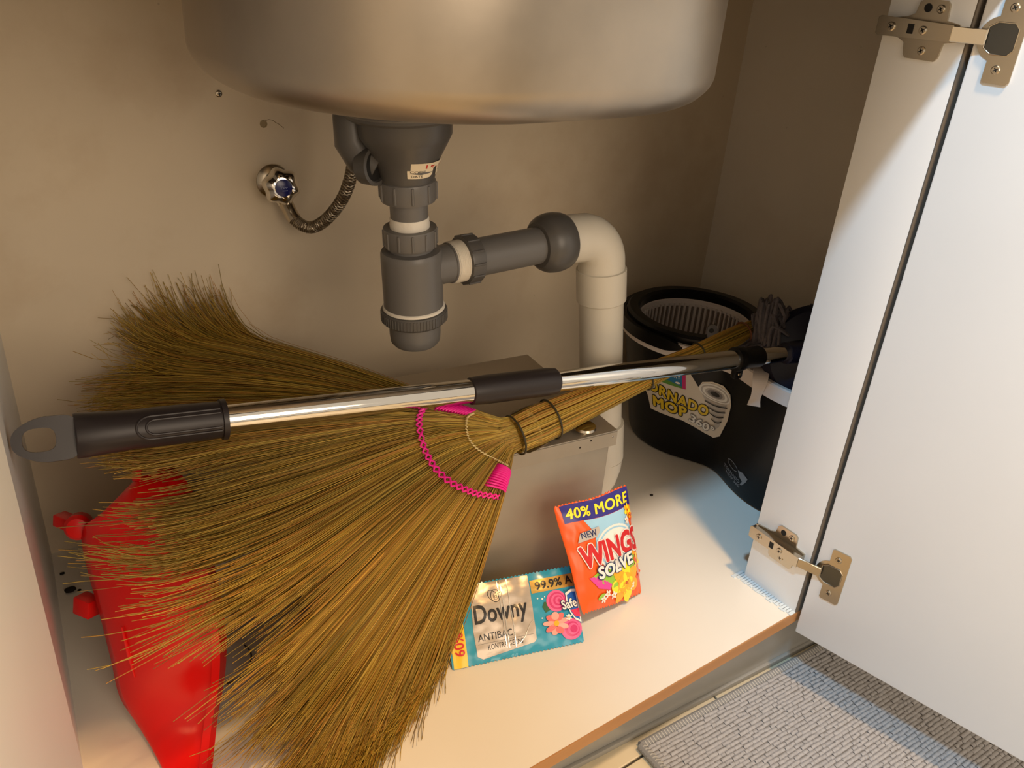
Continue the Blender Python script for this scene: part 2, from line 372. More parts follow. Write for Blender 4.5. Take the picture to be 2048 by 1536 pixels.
L_([(0.0195, 0.4415), (0.0255, 0.4415), (0.0258, 0.440), (0.0256, 0.425), (0.0245, 0.4225), (0.0200, 0.4215)], 'coupling_nut', M_gplas, trap, ribs=(12, 0.0256, 0.4400, 0.4240, 0.0011, 0.0011))
L_([(0.0215, 0.4225), (0.0218, 0.4195), (0.0285, 0.4185), (0.0298, 0.4160), (0.0300, 0.412), (0.0298, 0.357)], 'trap_body', M_gplas, trap)
L_([(0.0300, 0.361), (0.0312, 0.360), (0.0312, 0.358), (0.0300, 0.357)], 'seal_ring', M_tape, trap)
L_([(0.0300, 0.3575), (0.0328, 0.3570), (0.0332, 0.355), (0.0330, 0.346), (0.0310, 0.3435), (0.0255, 0.343)], 'knurled_collar', M_gplas2, trap, ribs=(64, 0.0331, 0.3555, 0.3458, 0.0006, 0.0006))
L_([(0.0262, 0.345), (0.0260, 0.330), (0.0252, 0.322), (0.0225, 0.3185), (0.0195, 0.3178)], 'bottom_cup', M_gplas, trap)
# side outlet, nut, horizontal pipe, ball shaped reducer
OA = Vector((0.4095, 0.6765, 0.3990)); OB = Vector((0.5653, 0.672, 0.4055)); ox = (OB - OA).normalized(); OL = (OB - OA).length
def O_(prof, name, mt, parent=trap, ribs=None, segs=40):
    m = MB().lathe([(r, h) for r, h in prof], OA, ox, segs)
    if ribs:
        n, r, h0, h1, w, t = ribs; u = ox.orthogonal().normalized(); w_ = ox.cross(u)
        for k in range(n):
            a = 2 * PI * (k + 0.3) / n; dr = u * math.cos(a) + w_ * math.sin(a); tg = ox.cross(dr)
            m.box(OA + ox * ((h0 + h1) / 2) + dr * r, (t, w, abs(h1 - h0) / 2), basis(dr, tg, ox), bevel=min(t, w) * 0.4, seg=1)
    return obj(name, m, mt, parent)
O_([(0.0195, -0.008), (0.0195, 0.022), (0.0205, 0.0225), (0.0205, 0.026)], 'outlet_stub', M_gplas)
pr = []
for k in range(8): pr += [(0.0204, 0.0240 + k * 0.0018), (0.0214, 0.0249 + k * 0.0018)]
O_(pr, 'thread_tape', M_tape)
O_([(0.0210, 0.0375), (0.0248, 0.0380), (0.0252, 0.0395), (0.0248, 0.0530), (0.0225, 0.0545), (0.0200, 0.0545)], 'coupling_nut', M_gplas2, ribs=(12, 0.0250, 0.0385, 0.0525, 0.0012, 0.0012))
O_([(0.0196, 0.0540), (0.0198, 0.1350)], 'outlet_pipe', M_gplas)
O_([(0.0200, 0.1320), (0.0240, 0.1325), (0.0285, 0.1370), (0.0313, 0.1430), (0.0324, 0.1500), (0.0322, 0.1570), (0.0308, 0.1640), (0.0290, 0.1680)], 'ball_reducer', M_gplas2)
# overflow branch at the left of the strainer
br = [(0.347, 0.703, 0.556), (0.340, 0.705, 0.540), (0.341, 0.703, 0.520), (0.349, 0.697, 0.506), (0.360, 0.688, 0.499)]
ovf = obj('overflow_branch', MB().tube(br, [0.013, 0.0145, 0.0155, 0.0165, 0.0170], 20), M_gplas2, trap)
e = Vector(br[-1]); ed = (Vector((0.30, -0.62, 0.10))).normalized()
c_ = Vector((0.352, 0.682, 0.5015))
m = MB().lathe([(0.0160, -0.010), (0.0172, 0.0), (0.0172, 0.003), (0.0140, 0.0035), (0.0135, 0.001)], c_, ed, 32, cap1=True)
obj('branch_cap', m, M_gplas2, ovf)
obj('branch_mouth', MB().lathe([(0.0128, 0.0016), (0.0128, 0.0019)], c_, ed, 32), M_dark, ovf)
obj('gusset', MB().prism([(0.352, 0.690, 0.549), (0.338, 0.698, 0.549), (0.345, 0.694, 0.520), (0.366, 0.681, 0.497)], (0.001, 0.002, 0)), M_gplas2, trap)

# ------------------------------------------------------------------ lettering helper: flat glyph meshes mapped on to surfaces
_tc = {}
def glyphs(txt, offset=0.0, shear=0.0, space=1.0):
    key = (txt, offset, shear, space)
    if key in _tc: return _tc[key]
    cu = bpy.data.curves.new('t', 'FONT'); cu.body = txt; cu.offset = offset; cu.shear = shear; cu.space_character = space
    cu.resolution_u = 3
    cu.dimensions = '2D'; cu.fill_mode = 'BOTH'
    o = bpy.data.objects.new('t', cu); C.objects.link(o); bpy.context.view_layer.update()
    me = bpy.data.meshes.new_from_object(o.evaluated_get(bpy.context.evaluated_depsgraph_get()))
    bm = bmesh.new(); bm.from_mesh(me); bmesh.ops.triangulate(bm, faces=bm.faces[:])
    for _ in range(2):
        lo = [e for e in bm.edges if e.calc_length() > 0.22]
        if lo: bmesh.ops.subdivide_edges(bm, edges=lo, cuts=1); bmesh.ops.triangulate(bm, faces=[f for f in bm.faces if len(f.verts) > 3])
    bm.verts.index_update()
    r = ([(v.co.x, v.co.y) for v in bm.verts], [[v.index for v in f.verts] for f in bm.faces])
    bm.free(); bpy.data.objects.remove(o); bpy.data.meshes.remove(me); bpy.data.curves.remove(cu)
    _tc[key] = r
    return r
def put_text(mb, fn, txt, x, y, w, h, ang=0.0, off=0.0, shear=0.0, layer=1, mi=0, space=1.0, arc=0.0, ref=None):
    """text whose box (of the unexpanded glyphs) has lower-left corner x,y and size w,h in the surface's own coordinates"""
    vs, fs = glyphs(txt, 0.0, shear, space)
    xs = [p[0] for p in vs]; ys = [p[1] for p in vs]; x0, x1, y0, y1 = min(xs), max(xs), min(ys), max(ys)
    sx, sy = w / (x1 - x0), h / (y1 - y0); ca, sa = math.cos(ang), math.sin(ang)
    shifts = [(0, 0)] + ([(off * math.cos(2 * PI * k / 10), off * math.sin(2 * PI * k / 10)) for k in range(10)] if off else [])
    for n_s, (ox_, oy_) in enumerate(shifts):
        out = []
        for px, py in vs:
            u, v = (px - x0) * sx, (py - y0) * sy
            if arc: v += arc * (1 - ((u / w) * 2 - 1) ** 2)
            u += ox_ * sx; v += oy_ * sy
            out.append(fn(x + u * ca - v * sa, y + u * sa + v * ca, layer + 0.03 * n_s))
        mb.add(out, fs, mi)
def put_poly(mb, fn, pts, layer=1, mi=0, maxlen=None):
    bm = bmesh.new(); vs = [bm.verts.new((p[0], p[1], 0)) for p in pts]; bm.faces.new(vs); bmesh.ops.triangulate(bm, faces=bm.faces[:])
    if maxlen:
        for _ in range(4):
            lo = [e for e in bm.edges if e.calc_length() > maxlen]
            if not lo: break
            bmesh.ops.subdivide_edges(bm, edges=lo, cuts=1); bmesh.ops.triangulate(bm, faces=[f for f in bm.faces if len(f.verts) > 3])
    bm.verts.index_update()
    mb.add([fn(v.co.x, v.co.y, layer) for v in bm.verts], [[v.index for v in f.verts] for f in bm.faces], mi); bm.free()
def ell(cx, cy, rx, ry, n=28, a0=0.0, a1=2 * PI, rot=0.0):
    out = []
    for k in range(n if a1 - a0 > 6.28 else n + 1):
        a = a0 + (a1 - a0) * k / n; x, y = rx * math.cos(a), ry * math.sin(a)
        out.append((cx + x * math.cos(rot) - y * math.sin(rot), cy + x * math.sin(rot) + y * math.cos(rot)))
    return out
def put_line(mb, fn, pts, w, layer=1, mi=0):
    vs = []; n = len(pts)
    for k in range(n):
        a = pts[max(0, k - 1)]; b = pts[min(n - 1, k + 1)]; dx, dy = b[0] - a[0], b[1] - a[1]; l = math.hypot(dx, dy) or 1
        ww = w[k] if hasattr(w, '__len__') else w
        vs += [fn(pts[k][0] - dy / l * ww, pts[k][1] + dx / l * ww, layer), fn(pts[k][0] + dy / l * ww, pts[k][1] - dx / l * ww, layer)]
    mb.add(vs, [(2 * k, 2 * k + 1, 2 * k + 3, 2 * k + 2) for k in range(n - 1)], mi)
def put_flower(mb, fn, cx, cy, r, n, rot, sq, mis, layer):
    for k in range(n):
        a = rot + 2 * PI * k / n
        put_poly(mb, fn, ell(cx + math.cos(a) * r * 0.52, cy + math.sin(a) * r * 0.52 * sq, r * 0.5, r * 0.29, 14, rot=math.atan2(math.sin(a) * sq, math.cos(a))), layer + 0.12 * (k % 3), mis[k % 2])
    put_poly(mb, fn, ell(cx, cy, r * 0.2, r * 0.2 * sq, 12), layer + 0.6, mis[2])

# torn paper label on the strainer cone
def cone_pt(a, z, layer):
    r = np.interp(z, [0.494, 0.502, 0.510, 0.523], [0.0268, 0.0285, 0.0325, 0.0395]) + 0.0003 + 0.00012 * layer
    p = AT + AX * hz(z); dr = Vector((math.sin(a), -math.cos(a), 0))
    return p + dr * r
lab = MB()
K_ = lambda u, v, l: cone_pt(-0.50 + u * 1.55, 0.4945 + v * 0.0150, l)      # u,v in 0..1 over the label
put_poly(lab, K_, [(0, 0), (0.36, 0), (0.42, 0.10), (0.52, 0.05), (0.60, 0.2), (0.62, 0.62), (0.68, 0.70), (0.74, 0.45), (0.76, 0.06), (0.86, 0.16), (0.98, 0.12), (1.0, 1), (0.7, 1.0), (0.5, 0.97), (0.25, 0.98), (0, 0.97)], 1, 0, 0.12)
for a in ([(0.40, 0.62), (0.40, 0.86)], [(0.40, 0.86), (0.84, 0.88)], [(0.84, 0.88), (0.84, 0.64)], [(0.70, 0.62), (0.84, 0.64)], [(0.40, 0.62), (0.60, 0.62)]): put_line(lab, K_, a, 0.018, 2, 1)
put_poly(lab, K_, [(0.5, 0.68), (0.6, 0.72), (0.62, 0.8), (0.5, 0.8)], 2, 1)
put_text(lab, K_, 'CODE', 0.06, 0.34, 0.34, 0.14, layer=2, mi=2, off=0.01)
put_text(lab, K_, 'DATE', 0.08, 0.08, 0.26, 0.13, layer=2, mi=2, off=0.01)
put_poly(lab, K_, [(0.04, 0.32), (0.3, 0.24), (0.5, 0.3), (0.62, 0.36), (0.3, 0.40)], 3, 3, 0.12)
put_line(lab, K_, [(0.86, 0.42), (0.88, 0.36), (0.92, 0.3), (0.97, 0.26)], 0.012, 2, 2)
lo_ = obj('torn_label', lab, [mat('paper_label', (226, 212, 184), rough=0.6), ink('red_frame', (196, 58, 40)), ink('black', (28, 26, 26)), M_gplas], strainer)
lo_['label'] = 'torn white paper label with code and date'

# ------------------------------------------------------------------ white waste pipe
pipe = thing('waste_pipe', 'cream white plastic waste pipe with elbow, standing right of the steel box', 'pipe', (0.655, 0.655, 0.0))
el = [(0.572, 0.672, 0.4058), (0.590, 0.6715, 0.4062)]
for k in range(1, 9):
    a = PI / 2 * k / 8; el.append((0.600 + 0.0335 * math.sin(a), 0.671 - 0.004 * k / 8, 0.4062 - 0.0335 * (1 - math.cos(a))))
el.append((0.6345, 0.667, 0.352))
m = MB().tube(el, 0.0268, 28); obj('elbow', m, M_pvc, pipe)
pa = Vector((0.634, 0.667, 0.367)); pb = Vector((0.658, 0.654, 0.135)); pd = (pb - pa).normalized()
obj('pipe_socket', MB().lathe([(0.0266, 0), (0.0292, 0.0005), (0.0292, 0.038), (0.0284, 0.039), (0.0262, 0.039)], pa, pd, 36), M_pvc, pipe)
obj('pipe_length', MB().lathe([(0.0262, 0.03), (0.0262, 0.232)], pa, pd, 36), M_pvc, pipe)
q0 = pa + pd * 0.205
obj('pipe_socket', MB().lathe([(0.0264, 0), (0.0295, 0.0006), (0.0295, 0.052), (0.0270, 0.054)], q0, pd, 36), M_pvc, pipe)
q1 = q0 + pd * 0.052
lowel = [q1, q1 + Vector((0.000, 0, -0.012)), q1 + Vector((-0.004, 0, -0.026)), q1 + Vector((-0.016, 0, -0.040)), q1 + Vector((-0.032, 0, -0.046)), q1 + Vector((-0.052, 0, -0.047))]
obj('lower_elbow', MB().tube(lowel, 0.0285, 28), M_pvc, pipe)

# ------------------------------------------------------------------ angle valve and braided hose
valve = thing('angle_valve', 'small chrome shut-off valve with a blue cap on the back wall', 'valve', (0.355, 0.944, 0.424))
wv = Vector((0.357, 0.944, 0.424)); vd = Vector((-0.14, -0.98, 0.10)).normalized()
obj('escutcheon', MB().lathe([(0.020, 0.0005), (0.019, 0.004), (0.012, 0.008)], wv, vd, 32), M_nickel, valve)
obj('valve_body', MB().lathe([(0.011, 0.006), (0.012, 0.02), (0.0105, 0.024), (0.0105, 0.034), (0.008, 0.036)], wv, vd, 24), M_chrome, valve)
kn = obj('valve_knob', MB().lathe([(0.0110, 0.034), (0.0185, 0.036), (0.0202, 0.041), (0.0192, 0.047), (0.0150, 0.0515), (0.0120, 0.0535)], wv, vd, 84, lobes=6, lobe_amp=0.075), M_chrome, valve)
obj('blue_cap', MB().lathe([(0.0098, 0.0530), (0.0094, 0.0545), (0.006, 0.0552)], wv, vd, 28), M_blue, kn)
vu = vd.cross(Vector((0, 0, 1))).normalized(); vw = vu.cross(vd)
scr = MB(); S_ = lambda x, y, l: wv + vd * (0.0553 + 0.0001 * l) + vu * x + vw * y
put_line(scr, S_, [(0.0035, 0.004), (0.003, -0.001)], 0.0003); put_line(scr, S_, [(0.0025, 0.001), (0.0010, 0.0015), (0.0002, -0.0005), (-0.001, 0.001), (-0.0025, 0.0), (-0.004, 0.001)], 0.0003)
put_line(scr, S_, [(0.002, -0.003), (-0.004, -0.0028)], 0.00025)
obj('cap_script', scr, ink('pale_blue', (150, 160, 200)), kn)
ob = wv + vd * 0.022
obj('valve_outlet', MB().tube([ob, ob + Vector((0.004, -0.002, -0.016)), ob + Vector((0.007, -0.003, -0.024))], [0.0085, 0.0085, 0.0075], 18), M_chrome, valve)
hs = [ob + Vector((0.007, -0.003, -0.020)), (0.3640, 0.905, 0.391), (0.3700, 0.897, 0.3835), (0.3790, 0.890, 0.381), (0.3880, 0.880, 0.388), (0.3960, 0.868, 0.402), (0.4020, 0.855, 0.420), (0.4060, 0.845, 0.440), (0.4080, 0.838, 0.462), (0.4090, 0.835, 0.490), (0.4090, 0.8795, 0.545), (0.409, 0.884, 0.60), (0.409, 0.884, 0.70)]
def smooth_path(p, n=8):
    p = [Vector(x) for x in p]; out = []
    for i in range(len(p) - 1):
        a, b, c, d = p[max(0, i - 1)], p[i], p[i + 1], p[min(len(p) - 1, i + 2)]
        for k in range(n):
            t = k / n; out.append(0.5 * ((2 * b) + (c - a) * t + (2 * a - 5 * b + 4 * c - d) * t * t + (3 * b - a - 3 * c + d) * t ** 3))
    out.append(p[-1]); return out
hose = thing('braided_hose', 'braided steel supply hose curving from the wall valve up behind the drain', 'hose', (0.379, 0.89, 0.381))
hp = smooth_path(hs)
obj('hose_tube', MB().tube(hp, 0.0066, 14), M_hose, hose)
# woven braid: two families of fine helical wires
m = MB(); tot = len(hp)
for s_ in (-1, 1):
    for ph in range(4):
        pts = []
        u = (hp[1] - hp[0]).orthogonal().normalized()
        for k in range(tot * 2 - 1):
            i = k // 2; p = hp[i] if k % 2 == 0 else (hp[i] + hp[i + 1]) / 2
            t = (hp[min(i + 1, tot - 1)] - hp[max(i - 1, 0)]).normalized(); u = (u - t * u.dot(t)).normalized(); w = t.cross(u)
            a = s_ * k * 0.62 + ph * PI / 2; pts.append(p + (u * math.cos(a) + w * math.sin(a)) * 0.0068)
        m.tube(pts, 0.0006, 4, cap=False)
obj('braid', m, mat('braid_wire', (172, 160, 140), rough=0.35, metal=0.9), hose)
obj('crimp_sleeve', MB().tube(hp[:11], 0.0080, 18), M_nickel, hose)

# ------------------------------------------------------------------ steel grease box on the shelf
FR = Vector((0.6065, 0.5772, 0.206)); bx = Vector((-0.9920, 0.1258, 0)).normalized(); by = Vector((-0.0075, 0.2106, 0)).normalized(); BL_, BD_ = 0.36, 0.2107
by = (by - bx * by.dot(bx)).normalized()
cen = FR + bx * BL_ / 2 + by * BD_ / 2; cen.z = 0
box_ = thing('steel_box', 'dull stainless steel box with a flat lid standing under the drain', 'grease trap', (cen.x, cen.y, 0))
Rb = basis(-bx, by, Vector((0, 0, 1)))
obj('box_body', MB().box((cen.x, cen.y, 0.100), (BL_ / 2 - 0.005, BD_ / 2 - 0.005, 0.100), Rb, bevel=0.002), M_steel2, box_)
lid = MB().box((cen.x, cen.y, 0.2045), (BL_ / 2, BD_ / 2, 0.0015), Rb, bevel=0.0008)
for s_ in (-1, 1):
    c = cen + by * s_ * (BD_ / 2 - 0.0008); lid.box((c.x, c.y, 0.1955), (BL_ / 2, 0.0008, 0.0095), Rb)
    c = cen + bx * s_ * (BL_ / 2 - 0.0008); lid.box((c.x, c.y, 0.1955), (0.0008, BD_ / 2 - 0.001, 0.0095), Rb)
obj('box_lid', lid, M_steel2, box_)
kc = Vector((0.5690, 0.5930, 0.206))
obj('lid_knob', MB().lathe([(0.006, 0), (0.006, 0.004), (0.0125, 0.0045), (0.0135, 0.006), (0.0125, 0.0085), (0.004, 0.0095)], (kc.x, kc.y, 0.206), (0, 0, 1), 28), M_nickel, box_)
for dx, dz in ((0.006, -0.008), (0.036, -0.006), (0.050, -0.012)):
    c = FR + bx * dx; obj('rivet', MB().lathe([(0.0012, 0), (0.0008, 0.0006)], (c.x, c.y, 0.206 + dz), -by, 10), M_speck if dx > 0.01 else M_nickel, box_)

# ------------------------------------------------------------------ mop bucket (two round lobes)
HB = 0.198                                            # height of the rim; base and rim outlines are blended in between
def sdf(p, g, f):
    A = Vector((0.965 - 0.012 * f, 0.772 + 0.008 * f)); B = Vector((0.985, 0.565 - 0.005 * f))
    d1 = (p - A).length - (0.090 + 0.019 * f) - g; d2 = (p - B).length - (0.095 + 0.007 * f) - g; k = 0.18
    h = max(k - abs(d1 - d2), 0) / k
    return min(d1, d2) - h * h * h * k / 6
BA, BB = Vector((0.953, 0.780)), Vector((0.985, 0.560))
BM = (BA + BB) / 2
def outline(g, z=HB, n=120):
    pts = []
    for i in range(n):
        a = 2 * PI * i / n; d = Vector((math.cos(a), math.sin(a))); lo, hi = 0.0, 0.35
        for _ in range(30):
            md = (lo + hi) / 2
            if sdf(BM + d * md, g, z / HB) < 0: lo = md
            else: hi = md
        pts.append(BM + d * lo)
    return pts
bucket = thing('mop_bucket', 'black two-lobed spin mop bucket with white rim at the right of the shelf', 'bucket', (BM.x, BM.y, 0))
def up3(pts, z): return [Vector((p.x, p.y, z)) for p in pts]
rings = [up3(outline(-0.008, 0), 0.0005), up3(outline(-0.001, 0), 0.003), up3(outline(0, 0.01), 0.010)]
for z in (0.05, 0.1, 0.15, 0.18, 0.196): rings.append(up3(outline(0, z), z))
rings += [up3(outline(-0.004), 0.196), up3(outline(-0.004, 0.02), 0.02)]
tub = obj('bucket_tub', MB().loft(rings, 0, True, True, True), M_bucket, bucket, angle=45)
# horizontal grip ridges moulded in the front lobe
m = MB(); N_ = 120; ol = outline(0, HB, N_)
fr = [i for i in range(N_) if ol[i].y < 0.60 and ol[i].x < 1.0]
for k in range(6):
    z = 0.060 + 0.0085 * k; o2 = outline(0.0006, z, N_); seg = [Vector((o2[i].x, o2[i].y, z)) for i in fr if 0.455 < o2[i].y < 0.53]
    if len(seg) > 2: m.tube(seg, 0.0016, 6)
obj('grip_ridge', m, M_bucket, tub)
# white collar
o_out, o_in = outline(0.003), outline(-0.006)
m = MB().loft([up3(outline(0.0005), 0.177), up3(o_out, 0.178), up3(o_out, 0.198), up3(outline(0.0015), 0.200), up3(outline(-0.004), 0.200), up3(o_in, 0.198), up3(o_in, 0.178)], 0, True)
obj('white_collar', m, M_whplas, bucket)
# spin basket: black ring, white ribbed wall
A3 = Vector((BA.x, BA.y, 0))
ring = MB().lathe([(0.102, 0.192), (0.1065, 0.200), (0.1065, 0.208), (0.103, 0.212), (0.090, 0.212), (0.0865, 0.208), (0.0865, 0.198), (0.088, 0.192)], A3, (0, 0, 1), 72, cap0=False, cap1=False)
obj('basket_ring', ring, M_blk, bucket)
m = MB().lathe([(0.0868, 0.206), (0.0868, 0.195), (0.0855, 0.194), (0.080, 0.11), (0.02, 0.106)], A3, (0, 0, 1), 72, cap0=False, cap1=True)
basket = obj('spin_basket', m, M_whplas, bucket)
m = MB()
for k in range(60):
    a = 2 * PI * k / 60; dr = Vector((math.cos(a), math.sin(a), 0)); tg = Vector((-dr.y, dr.x, 0))
    c = A3 + dr * 0.0818; m.box((c.x, c.y, 0.152), (0.0013, 0.0013, 0.038), basis(dr, tg, Vector((0, 0, 1))))
obj('basket_rib', m, M_whplas, basket)
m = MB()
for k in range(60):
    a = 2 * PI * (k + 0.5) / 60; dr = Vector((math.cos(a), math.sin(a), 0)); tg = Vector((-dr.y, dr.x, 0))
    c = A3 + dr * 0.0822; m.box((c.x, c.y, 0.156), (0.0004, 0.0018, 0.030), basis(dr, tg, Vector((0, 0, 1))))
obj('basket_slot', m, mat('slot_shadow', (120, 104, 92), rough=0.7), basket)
# black carrying handle lying round the rear lobe, with its slotted ends
def arcband(r0, r1, z0, z1, a0, a1, n=40):
    m = MB(); rings = []
    for k in range(n + 1):
        a = math.radians(a0 + (a1 - a0) * k / n); d = Vector((math.cos(a), math.sin(a), 0)); f = 1.0
        e_ = min(k, n - k) / n * 12; s_ = min(1.0, math.sqrt(max(0.05, min(1, e_ * 1.2))))
        zc = (z0 + z1) / 2; hh = (z1 - z0) / 2 * s_
        rings.append([A3 + d * r0 + V(0, 0, zc - hh), A3 + d * r1 + V(0, 0, zc - hh), A3 + d * r1 + V(0, 0, zc + hh), A3 + d * r0 + V(0, 0, zc + hh)])
    return m.loft(rings, 0, True, True, True)
obj('carry_handle', arcband(0.1085, 0.1155, 0.186, 0.204, 40, 214), M_blk, bucket)
obj('handle_notch', arcband(0.1080, 0.1150, 0.1765, 0.192, 232, 268, 16), M_blk, bucket)
# grey latch on the rim and the white drain tab
lt_ = Vector((0.8885, 0.6930, 0)); ln = Vector((-0.60, -0.80, 0)).normalized(); lu = Vector((-ln.y, ln.x, 0))
m = MB()
m.prism([lt_ + ln * 0.003 + lu * a_ + Vector((0, 0, z_)) for a_, z_ in ((0.020, 0.190), (0.010, 0.190), (-0.004, 0.208), (-0.010, 0.226), (-0.009, 0.234), (-0.004, 0.238), (0.003, 0.236), (0.006, 0.228), (0.006, 0.212))], ln * 0.0025)
c0 = lt_ + ln * 0.0056 + lu * -0.0035 + Vector((0, 0, 0.2285))
m.lathe([(0.0036, 0), (0.0036, 0.0003)], c0, ln, 18, mi=1)
obj('grey_latch', m, [mat('smoke_plastic', (96, 94, 96), rough=0.25), M_dark], bucket)

# stickers
def bk(u, z, layer):
    """point on the tub wall: u = arc length in metres along the outline at z, from the waist towards the front"""
    g = 0.0006 + 0.00025 * layer
    a = A_OF(u); d = Vector((math.cos(a), math.sin(a))); lo, hi = 0.0, 0.35
    for _ in range(26):
        md = (lo + hi) / 2
        if sdf(BM + d * md, g, z / HB) < 0: lo = md
        else: hi = md
    p = BM + d * lo; return Vector((p.x, p.y, z))
_angs = [math.radians(90 + 2 * k) for k in range(0, 90)]                  # rear ... left side ... front
_p = []
for a in _angs:
    d = Vector((math.cos(a), math.sin(a))); lo, hi = 0.0, 0.35
    for _ in range(26):
        md = (lo + hi) / 2
        if sdf(BM + d * md, 0, 1.0) < 0: lo = md
        else: hi = md
    _p.append(BM + d * lo)
_s = [0.0]
for k in range(1, len(_p)): _s.append(_s[-1] + (_p[k] - _p[k - 1]).length)
U0, UL = 0.0, _s[-1]
A_OF = lambda u: float(np.interp(u, _s, _angs))

def circ2(cx, cy, rx, ry, n=28): return ell(cx, cy, rx, ry, n)
# big shaped sticker
st_out = [(0.168, 0.122), (0.186, 0.094), (0.190, 0.0738), (0.250, 0.0735), (0.296, 0.0620), (0.314, 0.0600), (0.326, 0.0680), (0.336, 0.100), (0.3375, 0.128), (0.332, 0.143), (0.318, 0.1515), (0.300, 0.1525), (0.284, 0.148), (0.278, 0.138), (0.283, 0.1280), (0.262, 0.1260), (0.2620, 0.160), (0.205, 0.160), (0.204, 0.131)]
m = MB(); put_poly(m, bk, st_out, 0, 0, 0.012)
sticker = obj('tub_sticker', m, ink('sticker_white', (226, 214, 196), rough=0.4), tub)
sticker['label'] = 'white die-cut sticker with yellow block letters and a grey whirlwind'
I_blk, I_yel, I_wht, I_gry, I_gr2 = ink('black', (28, 26, 26)), ink('yellow', (232, 196, 34)), ink('white', (240, 236, 228)), ink('grey', (130, 124, 122)), ink('light_grey', (188, 180, 172))
I_blu, I_grn, I_mag = ink('sky_blue', (38, 120, 168)), ink('grass_green', (96, 150, 60)), ink('magenta', (206, 32, 110))
m = MB()
for off, ly, mi in ((0.11, 1, 0), (0.040, 2, 1)):
    put_text(m, bk, 'TORNADO', 0.1740, 0.1110, 0.1240, 0.0165, -0.15, off, layer=ly, mi=mi, space=1.12)
    put_text(m, bk, 'MOP', 0.1995, 0.0830, 0.0600, 0.0165, -0.02, off, layer=ly + 2, mi=mi, space=1.12)
for off, ly, mi in ((0.07, 5, 2), (0.02, 6, 3)):
    put_text(m, bk, '360°', 0.2665, 0.0775, 0.0470, 0.0135, -0.26, off, layer=ly, mi=mi)
obj('lettering', m, [I_blk, I_yel, I_gry, I_wht], tub)
m = MB()
for k, (rx, ry, mi) in enumerate(((0.0275, 0.0135, 1), (0.0245, 0.0115, 0), (0.0215, 0.0098, 1), (0.0170, 0.0078, 0), (0.0130, 0.0060, 2), (0.0080, 0.0036, 3))):
    put_poly(m, bk, ell(0.3075, 0.1355 - 0.0003 * k, rx, ry, 28, rot=-0.10), 2 + 0.4 * k, mi, 0.012)
put_poly(m, bk, [(0.285, 0.128), (0.300, 0.1215), (0.318, 0.1205), (0.330, 0.126), (0.327, 0.105), (0.322, 0.083), (0.316, 0.0760), (0.312, 0.083), (0.304, 0.104)], 1.6, 0, 0.012)
for z, x0, x1 in ((0.119, 0.292, 0.332), (0.110, 0.298, 0.330), (0.101, 0.302, 0.328), (0.092, 0.306, 0.326)):
    put_line(m, bk, [(x0 + (x1 - x0) * t / 8, z - 0.0045 * math.sin(PI * t / 8) + 0.002 * t / 8) for t in range(9)], 0.0008, 5, 3)
obj('whirlwind_print', m, [I_gr2, I_wht, I_gry, I_blk], tub)
m = MB()
put_poly(m, bk, [(0.209, 0.1285), (0.2520, 0.1285), (0.2520, 0.158), (0.209, 0.158)], 1.5, 0, 0.012)
put_poly(m, bk, [(0.2520, 0.1285), (0.2580, 0.1285), (0.2580, 0.158), (0.2520, 0.158)], 1.5, 2, 0.012)
put_poly(m, bk, [(0.209, 0.1285), (0.2520, 0.1285), (0.2520, 0.1315), (0.232, 0.1350), (0.209, 0.1370)], 2.0, 1, 0.012)
put_text(m, bk, 'GALLERY', 0.2120, 0.1440, 0.0380, 0.0062, -0.03, 0.012, layer=2.5, mi=3)
put_poly(m, bk, ell(0.2450, 0.1360, 0.004, 0.0018, 12), 2.5, 3)
obj('small_label', m, [I_blu, I_grn, I_mag, I_wht], tub)
m = MB()
put_line(m, bk, ell(0.368, 0.0420, 0.013, 0.0050, 20, 0.5, 6.0, rot=-0.15), 0.0005, 0)
put_text(m, bk, 'TORNADO', 0.3480, 0.0285, 0.0420, 0.0050, -0.12, 0.02, layer=0, space=1.05)
put_text(m, bk, 'MOP 360', 0.3560, 0.0215, 0.0360, 0.0044, -0.12, 0.02, layer=0)
put_poly(m, bk, [(0.382, 0.0420), (0.392, 0.0440), (0.404, 0.0400), (0.402, 0.0330), (0.396, 0.0240), (0.392, 0.0230), (0.395, 0.0300), (0.388, 0.0340)], 0, 0, 0.01)
obj('lower_logo', m, ink('logo_grey', (128, 126, 126)), tub)

# white drain tab hanging over the front rim
tp = bk(0.380, 0.195, 0); tn = (bk(0.380, 0.195, 30) - tp); tn.z = 0; tn.normalize(); tt = Vector((-tn.y, tn.x, 0))
pr_ = [(-0.012, 0.205), (-0.002, 0.2065), (0.009, 0.205), (0.0150, 0.199), (0.0165, 0.190), (0.0140, 0.180), (0.0100, 0.172), (0.0085, 0.165), (0.0110, 0.158)]
rings = []
for k, (r, z) in enumerate(pr_):
    a = pr_[max(0, k - 1)]; b = pr_[min(len(pr_) - 1, k + 1)]; l = math.hypot(b[0] - a[0], b[1] - a[1]); nx, nz = -(b[1] - a[1]) / l * 0.0012, (b[0] - a[0]) / l * 0.0012
    w = 0.0085 + 0.002 * math.sin(k * 0.8)
    c0 = Vector((tp.x, tp.y, 0)) + tn * r; dz = Vector((0, 0, z)); o_ = tn * nx + Vector((0, 0, nz))
    rings.append([c0 + dz - tt * w + o_, c0 + dz + tt * w + o_, c0 + dz + tt * w - o_, c0 + dz - tt * w - o_])
obj('drain_tab', MB().loft(rings, 0, True, True, True), M_whplas, bucket, angle=50)

